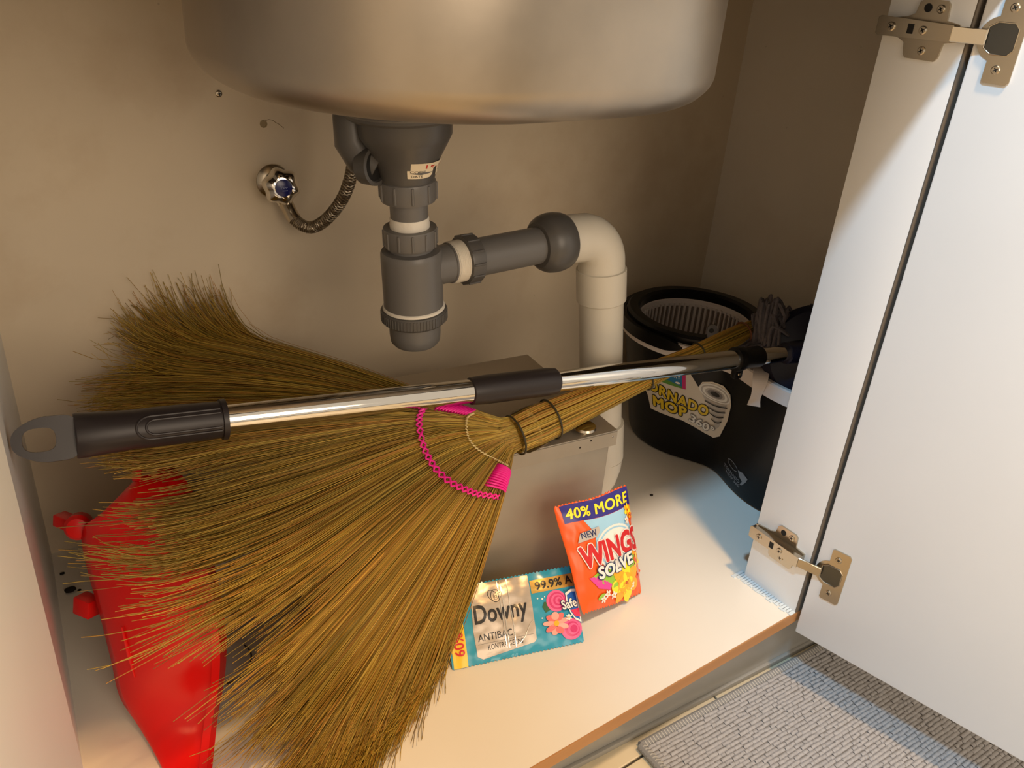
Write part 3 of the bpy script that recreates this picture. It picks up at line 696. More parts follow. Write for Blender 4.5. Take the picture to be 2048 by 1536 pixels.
# ------------------------------------------------------------------ spin mop lying across the cabinet
PA, PM, PB = Vector((0.0290, 0.6680, 0.3140)), Vector((0.4900, 0.6120, 0.2765)), Vector((0.7916, 0.5723, 0.2565))
mop = thing('spin_mop', 'long chrome spin mop with dark plastic grip lying across above the broom', 'mop', (0.49, 0.61, 0.265))
pole = lambda t: (PA + (PM - PA) * (t / 0.6)) if t <= 0.6 else (PM + (PB - PM) * ((t - 0.6) / 0.4))
pd1 = (PM - PA).normalized(); pd2 = (PB - PM).normalized()
# flattened grip with hanging loop: outline in the plane facing the viewer side
gn = Vector((-0.52, -0.72, 0.46)); gn = (gn - pd1 * gn.dot(pd1)).normalized(); gu = pd1.cross(gn).normalized()
if gu.z < 0: gu = -gu
gp = lambda s_, h, n_=0.0: PA + pd1 * s_ + gu * h + gn * n_
def section(s_, hw, ht, n=28): return [gp(s_, hw * math.cos(2 * PI * i / n), ht * math.sin(2 * PI * i / n)) for i in range(n)]
secs = [(0.0445, 0.0182, 0.0130), (0.0455, 0.0186, 0.0140), (0.058, 0.0182, 0.0160), (0.076, 0.0172, 0.0165), (0.088, 0.0166, 0.0168), (0.100, 0.0170, 0.0170), (0.125, 0.0170, 0.0170), (0.157, 0.0162, 0.0162), (0.160, 0.0160, 0.0160)]
grip = obj('hand_grip', MB().loft([section(*s_) for s_ in secs], 0, True, True, True), M_blkplas, mop)
obj('grip_collar', MB().loft([section(s_, r, r) for s_, r in ((0.1575, 0.0160), (0.1580, 0.0180), (0.1625, 0.0180), (0.1630, 0.0135))], 0, True, True, True), M_blkplas, grip)
# raised rounded thumb pad on the grip
for r_, hgt in ((0.0095, 0.0155), (0.0062, 0.0166)):
    pts = []
    for k in range(13): a = PI / 2 + PI * k / 12; pts.append((0.1005 + (0.0095 - r_) + r_ * math.cos(a) * 1.25, r_ * math.sin(a)))
    line = [gp(0.156, r_, hgt * 0.90)] + [gp(x, h, math.sqrt(max(0, 0.0172 ** 2 - h * h)) - 0.0004) for x, h in pts] + [gp(0.156, -r_, hgt * 0.90)]
    obj('thumb_ridge', MB().tube(line, 0.0011, 8), M_blkplas, grip)
# hanging loop: D-shaped ring
n_ = 48; outer, inner = [], []
for i in range(n_):
    a = 2 * PI * i / n_; c, s_ = math.cos(a), math.sin(a); sg = lambda v, p: math.copysign(abs(v) ** p, v)
    ox_ = 0.024 + 0.0245 * sg(c, 0.85 if c < 0 else 0.35); outer.append((ox_, 0.0180 * sg(s_, 0.75)* (1.0 if c > 0 else (0.75 + 0.25 * (1 + c)))))
    inner.append((0.0190 + 0.0118 * sg(c, 0.6), 0.0095 * sg(s_, 0.7) * (1.0 if c > 0 else 1 + 0.10 * c)))
m = MB(); m.loft([[gp(x, h, -0.0068) for x, h in inner], [gp(x, h, -0.0068) for x, h in outer], [gp(x * 0.985 + 0.0004, h * 1.03, 0.0) for x, h in outer], [gp(x, h, 0.0068) for x, h in outer], [gp(x, h, 0.0068) for x, h in inner], [gp(x, h, -0.0068) for x, h in inner]])
obj('hanging_loop', m, M_blkplas, mop, angle=50)
obj('upper_tube', MB().lathe([(0.0125, 0.158), (0.0122, 0.43)], PA, pd1, 40), M_chrome, mop)
ms = PM - pd2 * 0.050
obj('locking_sleeve', MB().lathe([(0.0126, 0), (0.0140, 0.0008), (0.0146, 0.006), (0.0152, 0.020), (0.0152, 0.092), (0.0142, 0.102), (0.0120, 0.1045)], PA + pd1 * 0.4030, pd2, 40), M_blkplas, mop)
e0 = PA + pd1 * 0.52; e0 = PM + pd2 * 0.030
LT = (PB - e0).length
obj('lower_tube', MB().lathe([(0.0116, 0.0), (0.0116, LT)], e0, pd2, 40), M_chrome, mop)
jx = PB - pd2 * 0.006
obj('clamp_joint', MB().lathe([(0.0120, 0), (0.0150, 0.001), (0.0155, 0.006), (0.0150, 0.012), (0.0135, 0.016), (0.0135, 0.040), (0.0120, 0.044)], jx, pd2, 36), M_blk, mop)
m = MB(); ej = jx + pd2 * 0.010 - Vector((0, 0, 0.017))
m.box(ej, (0.007, 0.0045, 0.010), basis(pd2, Vector((-pd2.y, pd2.x, 0)).normalized(), Vector((0, 0, 1))), bevel=0.003)
m.lathe([(0.0022, 0), (0.0018, 0.0012)], ej + Vector((-0.001, -0.0045, -0.002)), (0, -1, 0), 12, mi=1)
obj('clamp_bolt', m, [M_blk, M_nickel], mop)
obj('lower_stub', MB().lathe([(0.0112, 0.040), (0.0112, 0.092), (0.0100, 0.094)], jx, pd2, 32), M_chrome, mop)
# mop head resting in the front lobe: navy disc and grey microfibre strands
hc = Vector((0.9420, 0.5600, 0.2300)); hn = Vector((-0.62, -0.66, 0.42)).normalized()
obj('mop_plate', MB().lathe([(0.064, -0.012), (0.070, -0.008), (0.070, 0.002), (0.062, 0.010), (0.030, 0.014), (0.016, 0.020)], hc, hn, 56), M_navy, mop)
obj('mop_socket', MB().tube([jx + pd2 * 0.088, jx + pd2 * 0.115, hc + hn * 0.012], [0.014, 0.015, 0.016], 20), M_navy, mop)
m = MB(); hu = hn.orthogonal().normalized(); hw = hn.cross(hu)
rs = random.Random(3)
for k in range(160):
    a = 2 * PI * k / 160 + rs.uniform(-.05, .05); dr = hu * math.cos(a) + hw * math.sin(a)
    p = hc - hn * 0.012 + dr * 0.050; L = rs.uniform(0.015, 0.040)
    q_ = p + dr * L * 0.5 - hn * rs.uniform(0.0, 0.02); r_ = p + dr * L * 0.7 - Vector((0, 0, rs.uniform(0.0, 0.03))) - hn * 0.01
    if r_.z < 0.03: r_.z = 0.03
    m.tube(smooth_path([p, q_, r_], 4), 0.0024, 6)
# the loose bunch hanging over the middle of the bucket
for k in range(120):
    a_ = Vector((0.905 + rs.uniform(-.008, .012), 0.607 + rs.uniform(-.012, .014), 0.205 + rs.uniform(0, .02)))
    b_ = a_ + Vector((rs.uniform(-.010, .012), rs.uniform(.0, .03), rs.uniform(.03, .078)))
    c_ = b_ + Vector((rs.uniform(-.004, .022), rs.uniform(-.02, .012), rs.uniform(-.045, -.01)))
    m.tube(smooth_path([a_, (a_ + b_) / 2 + Vector((-.006, 0, 0.004)), b_, c_], 4), 0.0024, 6)
for k in range(70):
    a_ = Vector((0.868 + rs.uniform(-.006, .03), 0.628 + rs.uniform(-.016, .012), 0.208 + rs.uniform(0, .024)))
    m.tube(smooth_path([a_, a_ + Vector((0.02, -0.004, rs.uniform(.002, .012))), a_ + Vector((0.045, -0.012, rs.uniform(-.01, .012)))], 4), 0.0024, 6)
mf = obj('microfibre_strands', m, M_micro, mop); mf['kind'] = 'stuff'

# ------------------------------------------------------------------ straw broom
broom = thing('straw_broom', 'fan-shaped straw broom bound with magenta twine, spread over the left side', 'broom', (0.46, 0.60, 0.21))
G = np.array([
    [(0.4637,0.6040,0.2468), (0.4145,0.6350,0.2645), (0.3626,0.7600,0.2612), (0.3012,0.9000,0.2548), (0.2749,0.9350,0.2925)],
    [(0.4619,0.6030,0.2455), (0.4022,0.6300,0.2673), (0.3229,0.7500,0.2690), (0.2208,0.9000,0.2603), (0.1763,0.9300,0.2634)],
    [(0.4600,0.6020,0.2441), (0.3872,0.6220,0.2707), (0.2732,0.7100,0.2794), (0.1814,0.8200,0.2564), (0.1111,0.8600,0.2434)],
    [(0.4580,0.6000,0.2426), (0.3774,0.6150,0.2689), (0.2328,0.6600,0.2765), (0.1357,0.7000,0.2677), (0.0715,0.7150,0.2717)],
    [(0.4561,0.5980,0.2412), (0.3728,0.6080,0.2635), (0.2199,0.6300,0.2590), (0.1276,0.6450,0.2544), (0.0590,0.6500,0.2698)],
    [(0.4548,0.5960,0.2396), (0.3712,0.6000,0.2509), (0.2122,0.5900,0.2425), (0.1129,0.5800,0.2503), (0.0440,0.6000,0.2614)],
    [(0.4543,0.5940,0.2372), (0.3737,0.5940,0.2390), (0.2077,0.5600,0.2208), (0.1079,0.5450,0.2272), (0.0440,0.5600,0.2411)],
    [(0.4543,0.5920,0.2346), (0.3810,0.5880,0.2254), (0.2068,0.5400,0.1917), (0.1146,0.5200,0.1818), (0.0420,0.5000,0.1765)],
    [(0.4551,0.5900,0.2318), (0.3925,0.5820,0.2131), (0.2239,0.5300,0.1516), (0.1442,0.5000,0.1393), (0.0805,0.4900,0.1263)],
    [(0.4565,0.5880,0.2288), (0.4046,0.5770,0.2047), (0.2450,0.5250,0.1212), (0.1746,0.5246,0.0550), (0.1143,0.5130,0.0300)],
    [(0.4578,0.5860,0.2264), (0.4145,0.5730,0.1988), (0.2754,0.5250,0.0993), (0.2149,0.5193,0.0350), (0.1477,0.4877,0.0080)],
    [(0.4591,0.5840,0.2247), (0.4252,0.5700,0.1939), (0.3133,0.5250,0.0927), (0.2559,0.5085,0.0200), (0.2015,0.4606,0.0060)],
    [(0.4603,0.5820,0.2235), (0.4368,0.5680,0.1879), (0.3631,0.5380,0.0844), (0.3217,0.5259,0.0120), (0.2541,0.4823,0.0050)],
    [(0.4608,0.5800,0.2233), (0.4407,0.5660,0.1846), (0.4006,0.5480,0.1057), (0.3767,0.5532,0.0300), (0.3317,0.5212,0.0040)],
])
NG = len(G)
def guide(s):
    x = s * (NG - 1); i = int(min(max(x, 0), NG - 2)); f = x - i
    a, b, c, d = G[max(0, i - 1)], G[i], G[i + 1], G[min(NG - 1, i + 2)]
    return 0.5 * ((2 * b) + (c - a) * f + (2 * a - 5 * b + 4 * c - d) * f * f + (3 * b - a - 3 * c + d) * f ** 3)
def along(P, t):
    if t > 1.0: e1, e0 = along(P, 1.0), along(P, 0.96); return e1 + (e1 - e0) / 0.04 * (t - 1.0)
    n = len(P) - 1; x = t * n; i = int(min(max(math.floor(x), 0), n - 1)); f = x - i
    a, b, c, d = P[max(0, i - 1)], P[i], P[i + 1], P[min(n, i + 2)]
    return 0.5 * ((2 * b) + (c - a) * f + (2 * a - 5 * b + 4 * c - d) * f * f + (3 * b - a - 3 * c + d) * f ** 3)
VW = np.array([-0.30, -0.72, 0.55]); VW /= np.linalg.norm(VW)                   # outward side of the fan
GOLD = np.array([lin(c)[:3] for c in ((206, 160, 62), (190, 142, 50), (172, 126, 44), (214, 170, 78), (158, 128, 50), (198, 136, 58), (148, 112, 40), (186, 152, 66))])
def strands(paths, radii, cols, sides=3):
    """paths (N,K,3) -> one mesh of thin tapering stalks with a colour per stalk"""
    N, K, _ = paths.shape
    tg = np.gradient(paths, axis=1); tg /= np.linalg.norm(tg, axis=2, keepdims=True) + 1e-12
    u = np.cross(tg, VW[None, None, :]); u /= np.linalg.norm(u, axis=2, keepdims=True) + 1e-9; w = np.cross(tg, u)
    taper = np.linspace(1.0, 0.55, K)[None, :, None]
    vs = np.stack([paths + (u * math.cos(2 * PI * j / sides + 0.5) + w * math.sin(2 * PI * j / sides + 0.5)) * radii[:, None, None] * taper for j in range(sides)], axis=2)
    idx = np.arange(N * K * sides).reshape(N, K, sides)
    f = np.stack([idx[:, :-1, :], np.roll(idx, -1, axis=2)[:, :-1, :], np.roll(idx, -1, axis=2)[:, 1:, :], idx[:, 1:, :]], axis=-1).reshape(-1, 4)
    return vs.reshape(-1, 3), f, np.repeat(cols, K * sides, axis=0)
def strand_obj(name, paths, radii, cols, mt, parent):
    v, f, c = strands(paths, radii, cols); off = np.array(ROOT[root_of(parent)])
    me = bpy.data.meshes.new(name); me.vertices.add(len(v)); me.vertices.foreach_set('co', (v - off).ravel())
    me.loops.add(f.size); me.loops.foreach_set('vertex_index', f.ravel().astype(np.int32))
    me.polygons.add(len(f)); me.polygons.foreach_set('loop_start', np.arange(0, f.size, 4, dtype=np.int32)); me.polygons.foreach_set('loop_total', np.full(len(f), 4, dtype=np.int32))
    at = me.attributes.new('tint', 'FLOAT_COLOR', 'POINT'); at.data.foreach_set('color', np.concatenate([c, np.ones((len(c), 1))], axis=1).ravel())
    me.materials.append(mt); me.update(); me.validate(); me.shade_smooth()
    o = link(name, me, parent); o['kind'] = 'stuff'
    return o
KS = 16
HA, HE = np.array((0.4560, 0.5930, 0.2290)), np.array((0.9080, 0.6440, 0.2450)); hv = HE - HA; hl = np.linalg.norm(hv); hd = hv / hl
hu_ = np.cross(hd, VW); hu_ /= np.linalg.norm(hu_); hw_ = np.cross(hd, hu_)
NSG = 1.0 if np.dot(hu_, G[0][0] - G[-1][0]) > 0 else -1.0; NSW = 1.0 if np.dot(hw_, VW) > 0 else -1.0
NB = 8200
paths = np.zeros((NB, KS, 3)); radii = np.zeros(NB); cols = np.zeros((NB, 3))
clump_s = np.sort(rng.uniform(0, 1, 74)); clump_len = rng.uniform(0.84, 1.03, 74); clump_lift = rng.uniform(-0.006, 0.010, 74); clump_far = rng.uniform(0, 1, 74) ** 0.8
for i in range(NB):
    s = rng.uniform(0, 1)
    k = int(np.argmin(np.abs(clump_s - s)))
    pull = rng.uniform(0.15, 0.85) if s > 0.25 else rng.uniform(0.6, 1.15)
    s_tip = min(1, max(0, s + (clump_s[k] - s) * pull + rng.normal(0, 0.010)))
    g0 = guide(s); g1 = guide(s_tip)
    Lm = float(np.interp(s, [0, .15, .22, .27, .288, .332, .348, .40, .44, .462, .488, .50, .54, .61, .64, .70, .76, .82, .92, 1.0], [1.0, 1.0, .94, .84, .62, .62, .86, .88, .78, .62, .62, .76, .71, .70, .76, .84, .98, 1.12, 1.08, .99]))
    far = clump_far[k] * (0.38 if 0.3 < s < 0.76 else 0.05)
    L = Lm * clump_len[k] * (1 - abs(rng.normal(0, 0.09)))
    if rng.uniform() < 0.30: L = L + far * rng.uniform(0.2, 1.0)
    if rng.uniform() < 0.06: L = Lm * rng.uniform(0.5, 1.1)
    if 0.545 < s < 0.605 and rng.uniform() < 0.86: L = rng.uniform(0.34, 0.52)
    L = min(L, 1.18 if s > 0.72 else 1.02)
    depth = rng.uniform(0, 1)
    jit = rng.normal(0, 1, 3) * 0.0030; curl = rng.normal(0, 1, 3) * 0.014
    na = PI * (0.5 - 1.0 * s) + rng.normal(0, 0.25); nk = HA + hv * 0.085 + (hu_ * math.sin(na) * NSG + hw_ * math.cos(na) * NSW * 0.8) * 0.0205 * math.sqrt(1 - 0.75 * depth)
    for j in range(KS):
        t = -0.10 + (L + 0.10) * j / (KS - 1); w_ = min(1, max(0, (t - 0.15) / 0.6))
        P_ = along(g0 + (g1 - g0) * w_, t)
        if t < 0: P_ = P_ * 0 + g0[0] + (nk - g0[0]) * (-t / 0.10)
        thick = (0.017 - 0.003 * t) if t >= 0 else 0.017 * (1 + t / 0.10)
        off = -VW * (thick * depth) + jit * max(0, t) * 1.6 + VW * (clump_lift[k] * w_ * (1 if s < 0.75 else 0.35)) + curl * max(0.0, t - 0.72) ** 1.5 * 4
        if s < 0.13 and t > 0.72: off = off + np.array([0.02 * (s * 7 - 0.3), 0.0, 0.25]) * (t - 0.72) ** 1.25 * rng.uniform(0.6, 1.0)
        P_ = P_ + off
        P_[2] = max(P_[2], 0.0022 + 0.012 * depth * (1 - t)); P_[1] = min(P_[1], 0.9405); P_[0] = max(P_[0], LW(P_[1]) + 0.003)
        paths[i, j] = P_
    radii[i] = rng.uniform(0.00038, 0.00072)
    c = GOLD[rng.integers(0, len(GOLD))] * rng.uniform(0.75, 1.12); cols[i] = c * np.array([0.94, 1.05, 0.95])
br_o = strand_obj('bristles', paths, radii, cols, M_bristle, broom)

# handle: a bundle of straight reeds, from the neck to the bound end
HA, HE = np.array((0.4560, 0.5930, 0.2290)), np.array((0.9080, 0.6440, 0.2450)); hv = HE - HA; hl = np.linalg.norm(hv); hd = hv / hl
hu_ = np.cross(hd, VW); hu_ /= np.linalg.norm(hu_); hw_ = np.cross(hd, hu_)
def hrad(t): return float(np.interp(t, [0.03, 0.06, 0.14, 0.22, 0.45, 0.60, 0.72, 0.80, 0.92, 1.0], [0.0190, 0.0215, 0.0205, 0.0190, 0.0150, 0.0128, 0.0108, 0.0125, 0.0130, 0.0112]))
NR = 420; paths = np.zeros((NR, 14, 3)); radii = np.zeros(NR); cols = np.zeros((NR, 3))
for i in range(NR):
    a = rng.uniform(0, 2 * PI); rr = math.sqrt(rng.uniform(0.35, 1.0)); tw = rng.normal(0, 0.12)
    for j in range(14):
        t = 0.03 + 0.97 * j / 13 * (1.0 + (0.02 * rng.uniform(-1, 1) if j == 13 else 0)); r = hrad(t) * rr; flat = 0.80 + 0.2 * t
        paths[i, j] = HA + hv * t + (hu_ * math.cos(a + tw * t) + hw_ * math.sin(a + tw * t) * flat) * r
    radii[i] = rng.uniform(0.0009, 0.0017); cols[i] = GOLD[rng.integers(0, len(GOLD))] * rng.uniform(0.8, 1.1) * np.array([0.96, 1.03, 0.95])
strand_obj('handle_reeds', paths, radii, cols, M_reed, broom)
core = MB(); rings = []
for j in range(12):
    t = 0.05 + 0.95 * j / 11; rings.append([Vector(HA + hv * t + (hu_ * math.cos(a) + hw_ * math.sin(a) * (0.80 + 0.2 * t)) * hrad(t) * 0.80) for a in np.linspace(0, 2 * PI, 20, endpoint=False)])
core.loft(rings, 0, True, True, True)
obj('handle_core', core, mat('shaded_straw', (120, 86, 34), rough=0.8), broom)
def hband(t, w, r, mt, name):
    m = MB(); pts = [Vector(HA + hv * (t + 0.006 * math.sin(a)) + (hu_ * math.cos(a) + hw_ * math.sin(a) * (0.80 + 0.2 * t)) * (hrad(t) * 1.05 + 0.0014)) for a in np.linspace(0, 2 * PI, 33)]
    m.tube(pts, r, 8, cap=False); return obj(name, m, mt, broom)
for t in (0.035, 0.150, 0.50, 0.735): hband(t, 0, 0.0011, M_wire, 'binding_wire')
hband(0.955, 0, 0.0013, mat('brown_string', (112, 66, 36), rough=0.8), 'end_string')
m = MB(); rings = []
for t in np.linspace(0.055, 0.125, 6): rings.append([Vector(HA + hv * t + (hu_ * math.cos(a) + hw_ * math.sin(a) * 0.81) * (hrad(t) * 1.05 + 0.0016)) for a in np.linspace(-0.2, 3.3, 18)])
m.loft(rings, 0, False)
obj('clear_tape', m, M_ctape, broom)

# magenta cross stitch line and the cream one, following the fan surface
def fan(s, t, lift=0.004): return Vector(along(guide(s), t) + VW * lift)
m = MB()
n_st = 24
for k in range(n_st):
    s0, s1 = 0.13 + 0.80 * k / n_st, 0.13 + 0.80 * (k + 1) / n_st
    a0, a1 = fan(s0, 0.264), fan(s1, 0.276)
    m.tube([a0, (a0 + a1) / 2 + Vector(VW) * 0.0018, a1], [0.0008, 0.0013, 0.0008], 7)
    b0, b1 = fan(s0, 0.276), fan(s1, 0.264)
    m.tube([b0, (b0 + b1) / 2 + Vector(VW) * 0.0010, b1], [0.0008, 0.0012, 0.0008], 7)
obj('magenta_stitches', m, M_pink, broom)
m = MB(); pts = [fan(0.10 + 0.80 * k / 60, 0.155 + (0.0028 if k % 2 else -0.0028), 0.0040 + 0.001 * (k % 2)) for k in range(61)]
m.tube(pts, 0.00075, 6); obj('cream_stitches', m, M_cream, broom)
def wrap(s0, s1, t0, t1, turns, name):
    m = MB()
    for k in range(turns):
        t = t0 + (t1 - t0) * (k + 0.5) / turns; ring = []
        for a in np.linspace(0, 2 * PI, 25):
            s_ = (s0 + s1) / 2 + (s1 - s0) / 2 * math.cos(a)
            ring.append(Vector(along(guide(min(1.02, max(-0.02, s_))), t) + VW * (-0.0075 + 0.0150 * math.copysign(abs(math.sin(a)) ** 0.45, math.sin(a))) ))
        m.tube(ring, 0.0012, 6, cap=False)
    obj(name, m, M_pink, broom)
wrap(0.80, 1.03, 0.165, 0.250, 11, 'magenta_wrap'); wrap(-0.03, 0.16, 0.165, 0.250, 11, 'magenta_wrap')

# ------------------------------------------------------------------ red dustpan by the left wall
pan = thing('dustpan', 'bright red plastic dustpan standing on its side against the left wall', 'dustpan', (0.10, 0.62, 0.0))
Lp = [(0.1220, 0.6900, 0.2420), (0.0850, 0.6680, 0.2290), (0.0690, 0.7100, 0.1850), (0.0660, 0.7080, 0.1500), (0.0665, 0.6880, 0.1080), (0.0665, 0.6700, 0.0600), (0.0660, 0.6550, 0.0250), (0.0740, 0.6250, 0.0080), (0.0800, 0.5750, 0.0030), (0.0820, 0.5300, 0.0020)]
Rp = [(0.1400, 0.6850, 0.2430), (0.1440, 0.6500, 0.2400), (0.1440, 0.6150, 0.2200), (0.1430, 0.5950, 0.1900), (0.1420, 0.5800, 0.1600), (0.1410, 0.5780, 0.1150), (0.1390, 0.5930, 0.0560), (0.1270, 0.5850, 0.0220), (0.1080, 0.5480, 0.0050), (0.0950, 0.5200, 0.0030)]
Ls, Rs = smooth_path(Lp, 4), smooth_path(Rp, 4)
nrm = Vector((-0.55, -0.75, 0.2)).normalized()
NU = 14; front, back = [], []
for a, b in zip(Ls, Rs):
    rf, rb = [], []
    for k in range(NU + 1):
        u = k / NU; p = a.lerp(b, u); bulge = 0.020 * math.sin(PI * min(1, u * 1.15)) ** 0.8 * (1 - u * 0.35) if u < 0.87 else 0.002
        p = p + nrm * (bulge * 0.6)
        p.x = max(p.x, LW(p.y) + 0.004); p.z = max(p.z, 0.001)
        rf.append(p); rb.append(p - nrm * 0.0016)
    front.append(rf); back.append(rb)
m = MB(); m.loft([f + b[::-1] for f, b in zip(front, back)], 0, True, True, True)
pb_ = obj('pan_shell', m, M_red, pan, angle=60)
rim = []
for p in Rs: rim.append([p + nrm * 0.004 + Vector((-0.003, 0, 0)), p + nrm * 0.009 + Vector((0.006, 0, 0)), p - nrm * 0.003 + Vector((0.008, 0, 0)), p - nrm * 0.005])
for r in rim:
    for p in r: p.z = max(p.z, 0.001)
obj('pan_rim', MB().loft(rim, 0, True, True, True), M_red, pan, angle=40)
for c, h in (((0.0610, 0.7450, 0.1760), (0.0070, 0.010, 0.0060)), ((0.0605, 0.7120, 0.0980), (0.0080, 0.010, 0.0090))):
    obj('hinge_lug', MB().box(c, h, rotz(0.55) @ Matrix.Rotation(0.25, 3, 'Y'), bevel=0.0015), M_red, pan)
obj('lug_boss', MB().lathe([(0.010, 0), (0.012, 0.004), (0.012, 0.016), (0.009, 0.020), (0.004, 0.021)], (0.072, 0.735, 0.176), (-0.3, -0.8, 0.35), 24), M_red, pan)
obj('pan_rib', MB().tube([(0.0785, 0.650, 0.112), (0.0790, 0.643, 0.085), (0.0795, 0.637, 0.060)], [0.0008, 0.0024, 0.0008], 8), M_red, pan)
sk = MB(); ax_ = Vector((0.10, -0.15, 1)).normalized(); rings = []
for h in (0, 0.006, 0.022):
    ring = []
    for a in np.linspace(math.radians(-20), math.radians(230), 16): ring.append(Vector((0.1270, 0.6880, 0.2390)) + ax_ * h + Vector((math.cos(a) * 0.014, math.sin(a) * 0.012 - 0.002, 0)))
    rings.append(ring)
inn = [[p + (Vector((0.127, 0.688, p.z)) - p).normalized() * 0.002 for p in r] for r in rings]
sk.loft([r + i[::-1] for r, i in zip(rings, inn)], 0, True, True, True)
obj('handle_socket', sk, M_red, pan)

# ------------------------------------------------------------------ cloudy white container behind the dustpan
m = MB()
rr_ = []
for z, g in ((0.001, -0.006), (0.006, 0.0), (0.10, 0.003), (0.165, 0.004), (0.178, -0.002), (0.184, -0.012)):
    rr_.append([Vector((p.x, p.y, z)) for p in rrect(0.128 - g, 0.196 + g, 0.705 - g, 0.765 + g, 0.016, 0, 6)])
m.loft(rr_, 0, True, True, True)
cont = thing('white_container', 'cloudy white plastic container mostly hidden behind the broom bristles', 'container', (0.162, 0.735, 0))
ct = obj('container_body', m, M_opaque, cont, angle=50)
obj('container_cap', MB().lathe([(0.014, 0.183), (0.014, 0.200), (0.0125, 0.203)], (0.162, 0.735, 0), (0, 0, 1), 28), M_opaque, cont)
thr = [(0.150, 0.648, 0.0012), (0.163, 0.640, 0.0012), (0.178, 0.642, 0.0012), (0.190, 0.652, 0.0012), (0.197, 0.668, 0.0012), (0.195, 0.682, 0.0012)]
tag(obj('loose_thread', MB().tube(smooth_path(thr, 5), 0.0007, 6), mat('dark_thread', (52, 34, 24), rough=0.8)), 'thin dark curved thread lying on the shelf right of the red dustpan', 'thread')

# ------------------------------------------------------------------ sachets
def sachet(name, label, BL, BR, TL, TR, thick, waves, nu=34, nv=24, cut=None):
    BL, BR, TL, TR = map(Vector, (BL, BR, TL, TR))
    nrm = (BR - BL).cross(TL - BL).normalized()
    if nrm.y > 0: nrm = -nrm
    def bul(u, v):
        e = max(0.0, min(u, 1 - u) / 0.5); f = max(0.0, min(v, 1 - v) / 0.5)
        b = thick * (1 - (1 - min(1, e * 1.35)) ** 2.2) ** 0.8 * (1 - (1 - min(1, f * 1.5)) ** 2.2) ** 0.8 if e > 0 and f > 0 else 0.0
        n = noise.noise(Vector((u * waves + 3.1, v * waves * 0.7, waves)))
        r = 0.0011 * noise.noise(Vector((u * 14, v * 9, 7.7))) * (1 if 0.02 < u < 0.98 else 0.4)
        return b * (1 + 0.25 * n) + r
    def edge(u, v):
        du = cut(u, v) if cut else (0, 0)
        return u + du[0], v + du[1]
    def S(u, v, layer=0):
        u2, v2 = edge(u, v)
        p = BL.lerp(BR, u2).lerp(TL.lerp(TR, u2), v2) + nrm * (bul(min(1, max(0, u)), min(1, max(0, v))) + 0.00045 * layer)
        return p
    def B(u, v):
        u2, v2 = edge(u, v)
        return BL.lerp(BR, u2).lerp(TL.lerp(TR, u2), v2) - nrm * (0.75 * bul(u, v) + 0.0003)
    c = (BL + BR) / 2
    t = thing(name, label, 'sachet', (c.x, c.y, 0))
    return t, S, B
def film(mb_name, S, B, mt, parent, nu=60, nv=30, teeth=0):
    m = MB(); fr, bk_ = [], []
    for j in range(nv + 1):
        rf, rb = [], []
        for i in range(nu + 1):
            u, v = i / nu, j / nv
            vv = v
            if teeth and j in (0, nv): vv = v + (0.012 if i % 2 else -0.006) * (1 if j else -1)
            f, b = S(u, vv), B(u, vv); f.z = max(f.z, 0.0004); b.z = max(b.z, 0.0003); rf.append(f); rb.append(b)
        fr.append(rf); bk_.append(rb)
    n = nu + 1
    vs = [p for r in fr for p in r] + [p for r in bk_ for p in r]; o2 = n * (nv + 1); fs = []
    for j in range(nv):
        for i in range(nu):
            a = j * n + i; fs.append((a, a + 1, a + n + 1, a + n)); fs.append((o2 + a, o2 + a + n, o2 + a + n + 1, o2 + a + 1))
    for i in range(nu):
        fs.append((i + 1, i, o2 + i, o2 + i + 1)); a = nv * n + i; fs.append((a, a + 1, o2 + a + 1, o2 + a))
    for j in range(nv):
        a = j * n; fs.append((a, a + n, o2 + a + n, o2 + a)); a = j * n + nu; fs.append((a + n, a, o2 + a, o2 + a + n))
    m.add(vs, fs); return obj(mb_name, m, mt, parent, angle=60)
def grid_patch(mb, S, u0, u1, v0, v1, layer, mi=0, n=14):
    vs = [S(u0 + (u1 - u0) * i / n, v0 + (v1 - v0) * j / n, layer) for j in range(n + 1) for i in range(n + 1)]
    mb.add(vs, [(j * (n + 1) + i, j * (n + 1) + i + 1, (j + 1) * (n + 1) + i + 1, (j + 1) * (n + 1) + i) for j in range(n) for i in range(n)], mi)

F_blue = ink('film_blue', (44, 150, 182), rough=0.22)
F_yel = ink('film_yellow', (238, 196, 30), rough=0.25); I_red = ink('red', (206, 30, 34)); I_navy = ink('navy', (28, 40, 92)); I_org = ink('film_orange', (240, 92, 22), rough=0.24)
I_ind = ink('indigo', (44, 36, 130)); I_lem = ink('lemon', (250, 232, 40)); I_sky = ink('pale_sky', (160, 208, 236)); I_pk = ink('rose_pink', (232, 96, 150)); I_pk2 = ink('deep_pink', (206, 50, 112)); I_pch = ink('peach', (244, 164, 150)); I_pch2 = ink('coral', (226, 110, 106))
I_leaf = ink('leaf', (44, 92, 52)); I_lime = ink('lime', (150, 200, 60)); I_amb = ink('amber', (250, 176, 30)); I_foil = mat('silver_foil', (176, 164, 150), rough=0.30, metal=0.40); I_gold = mat('gold_band', (206, 166, 84), rough=0.25, metal=0.55); I_roy = ink('royal_blue', (28, 92, 180))
I_vio = ink('pink_violet', (222, 70, 160))

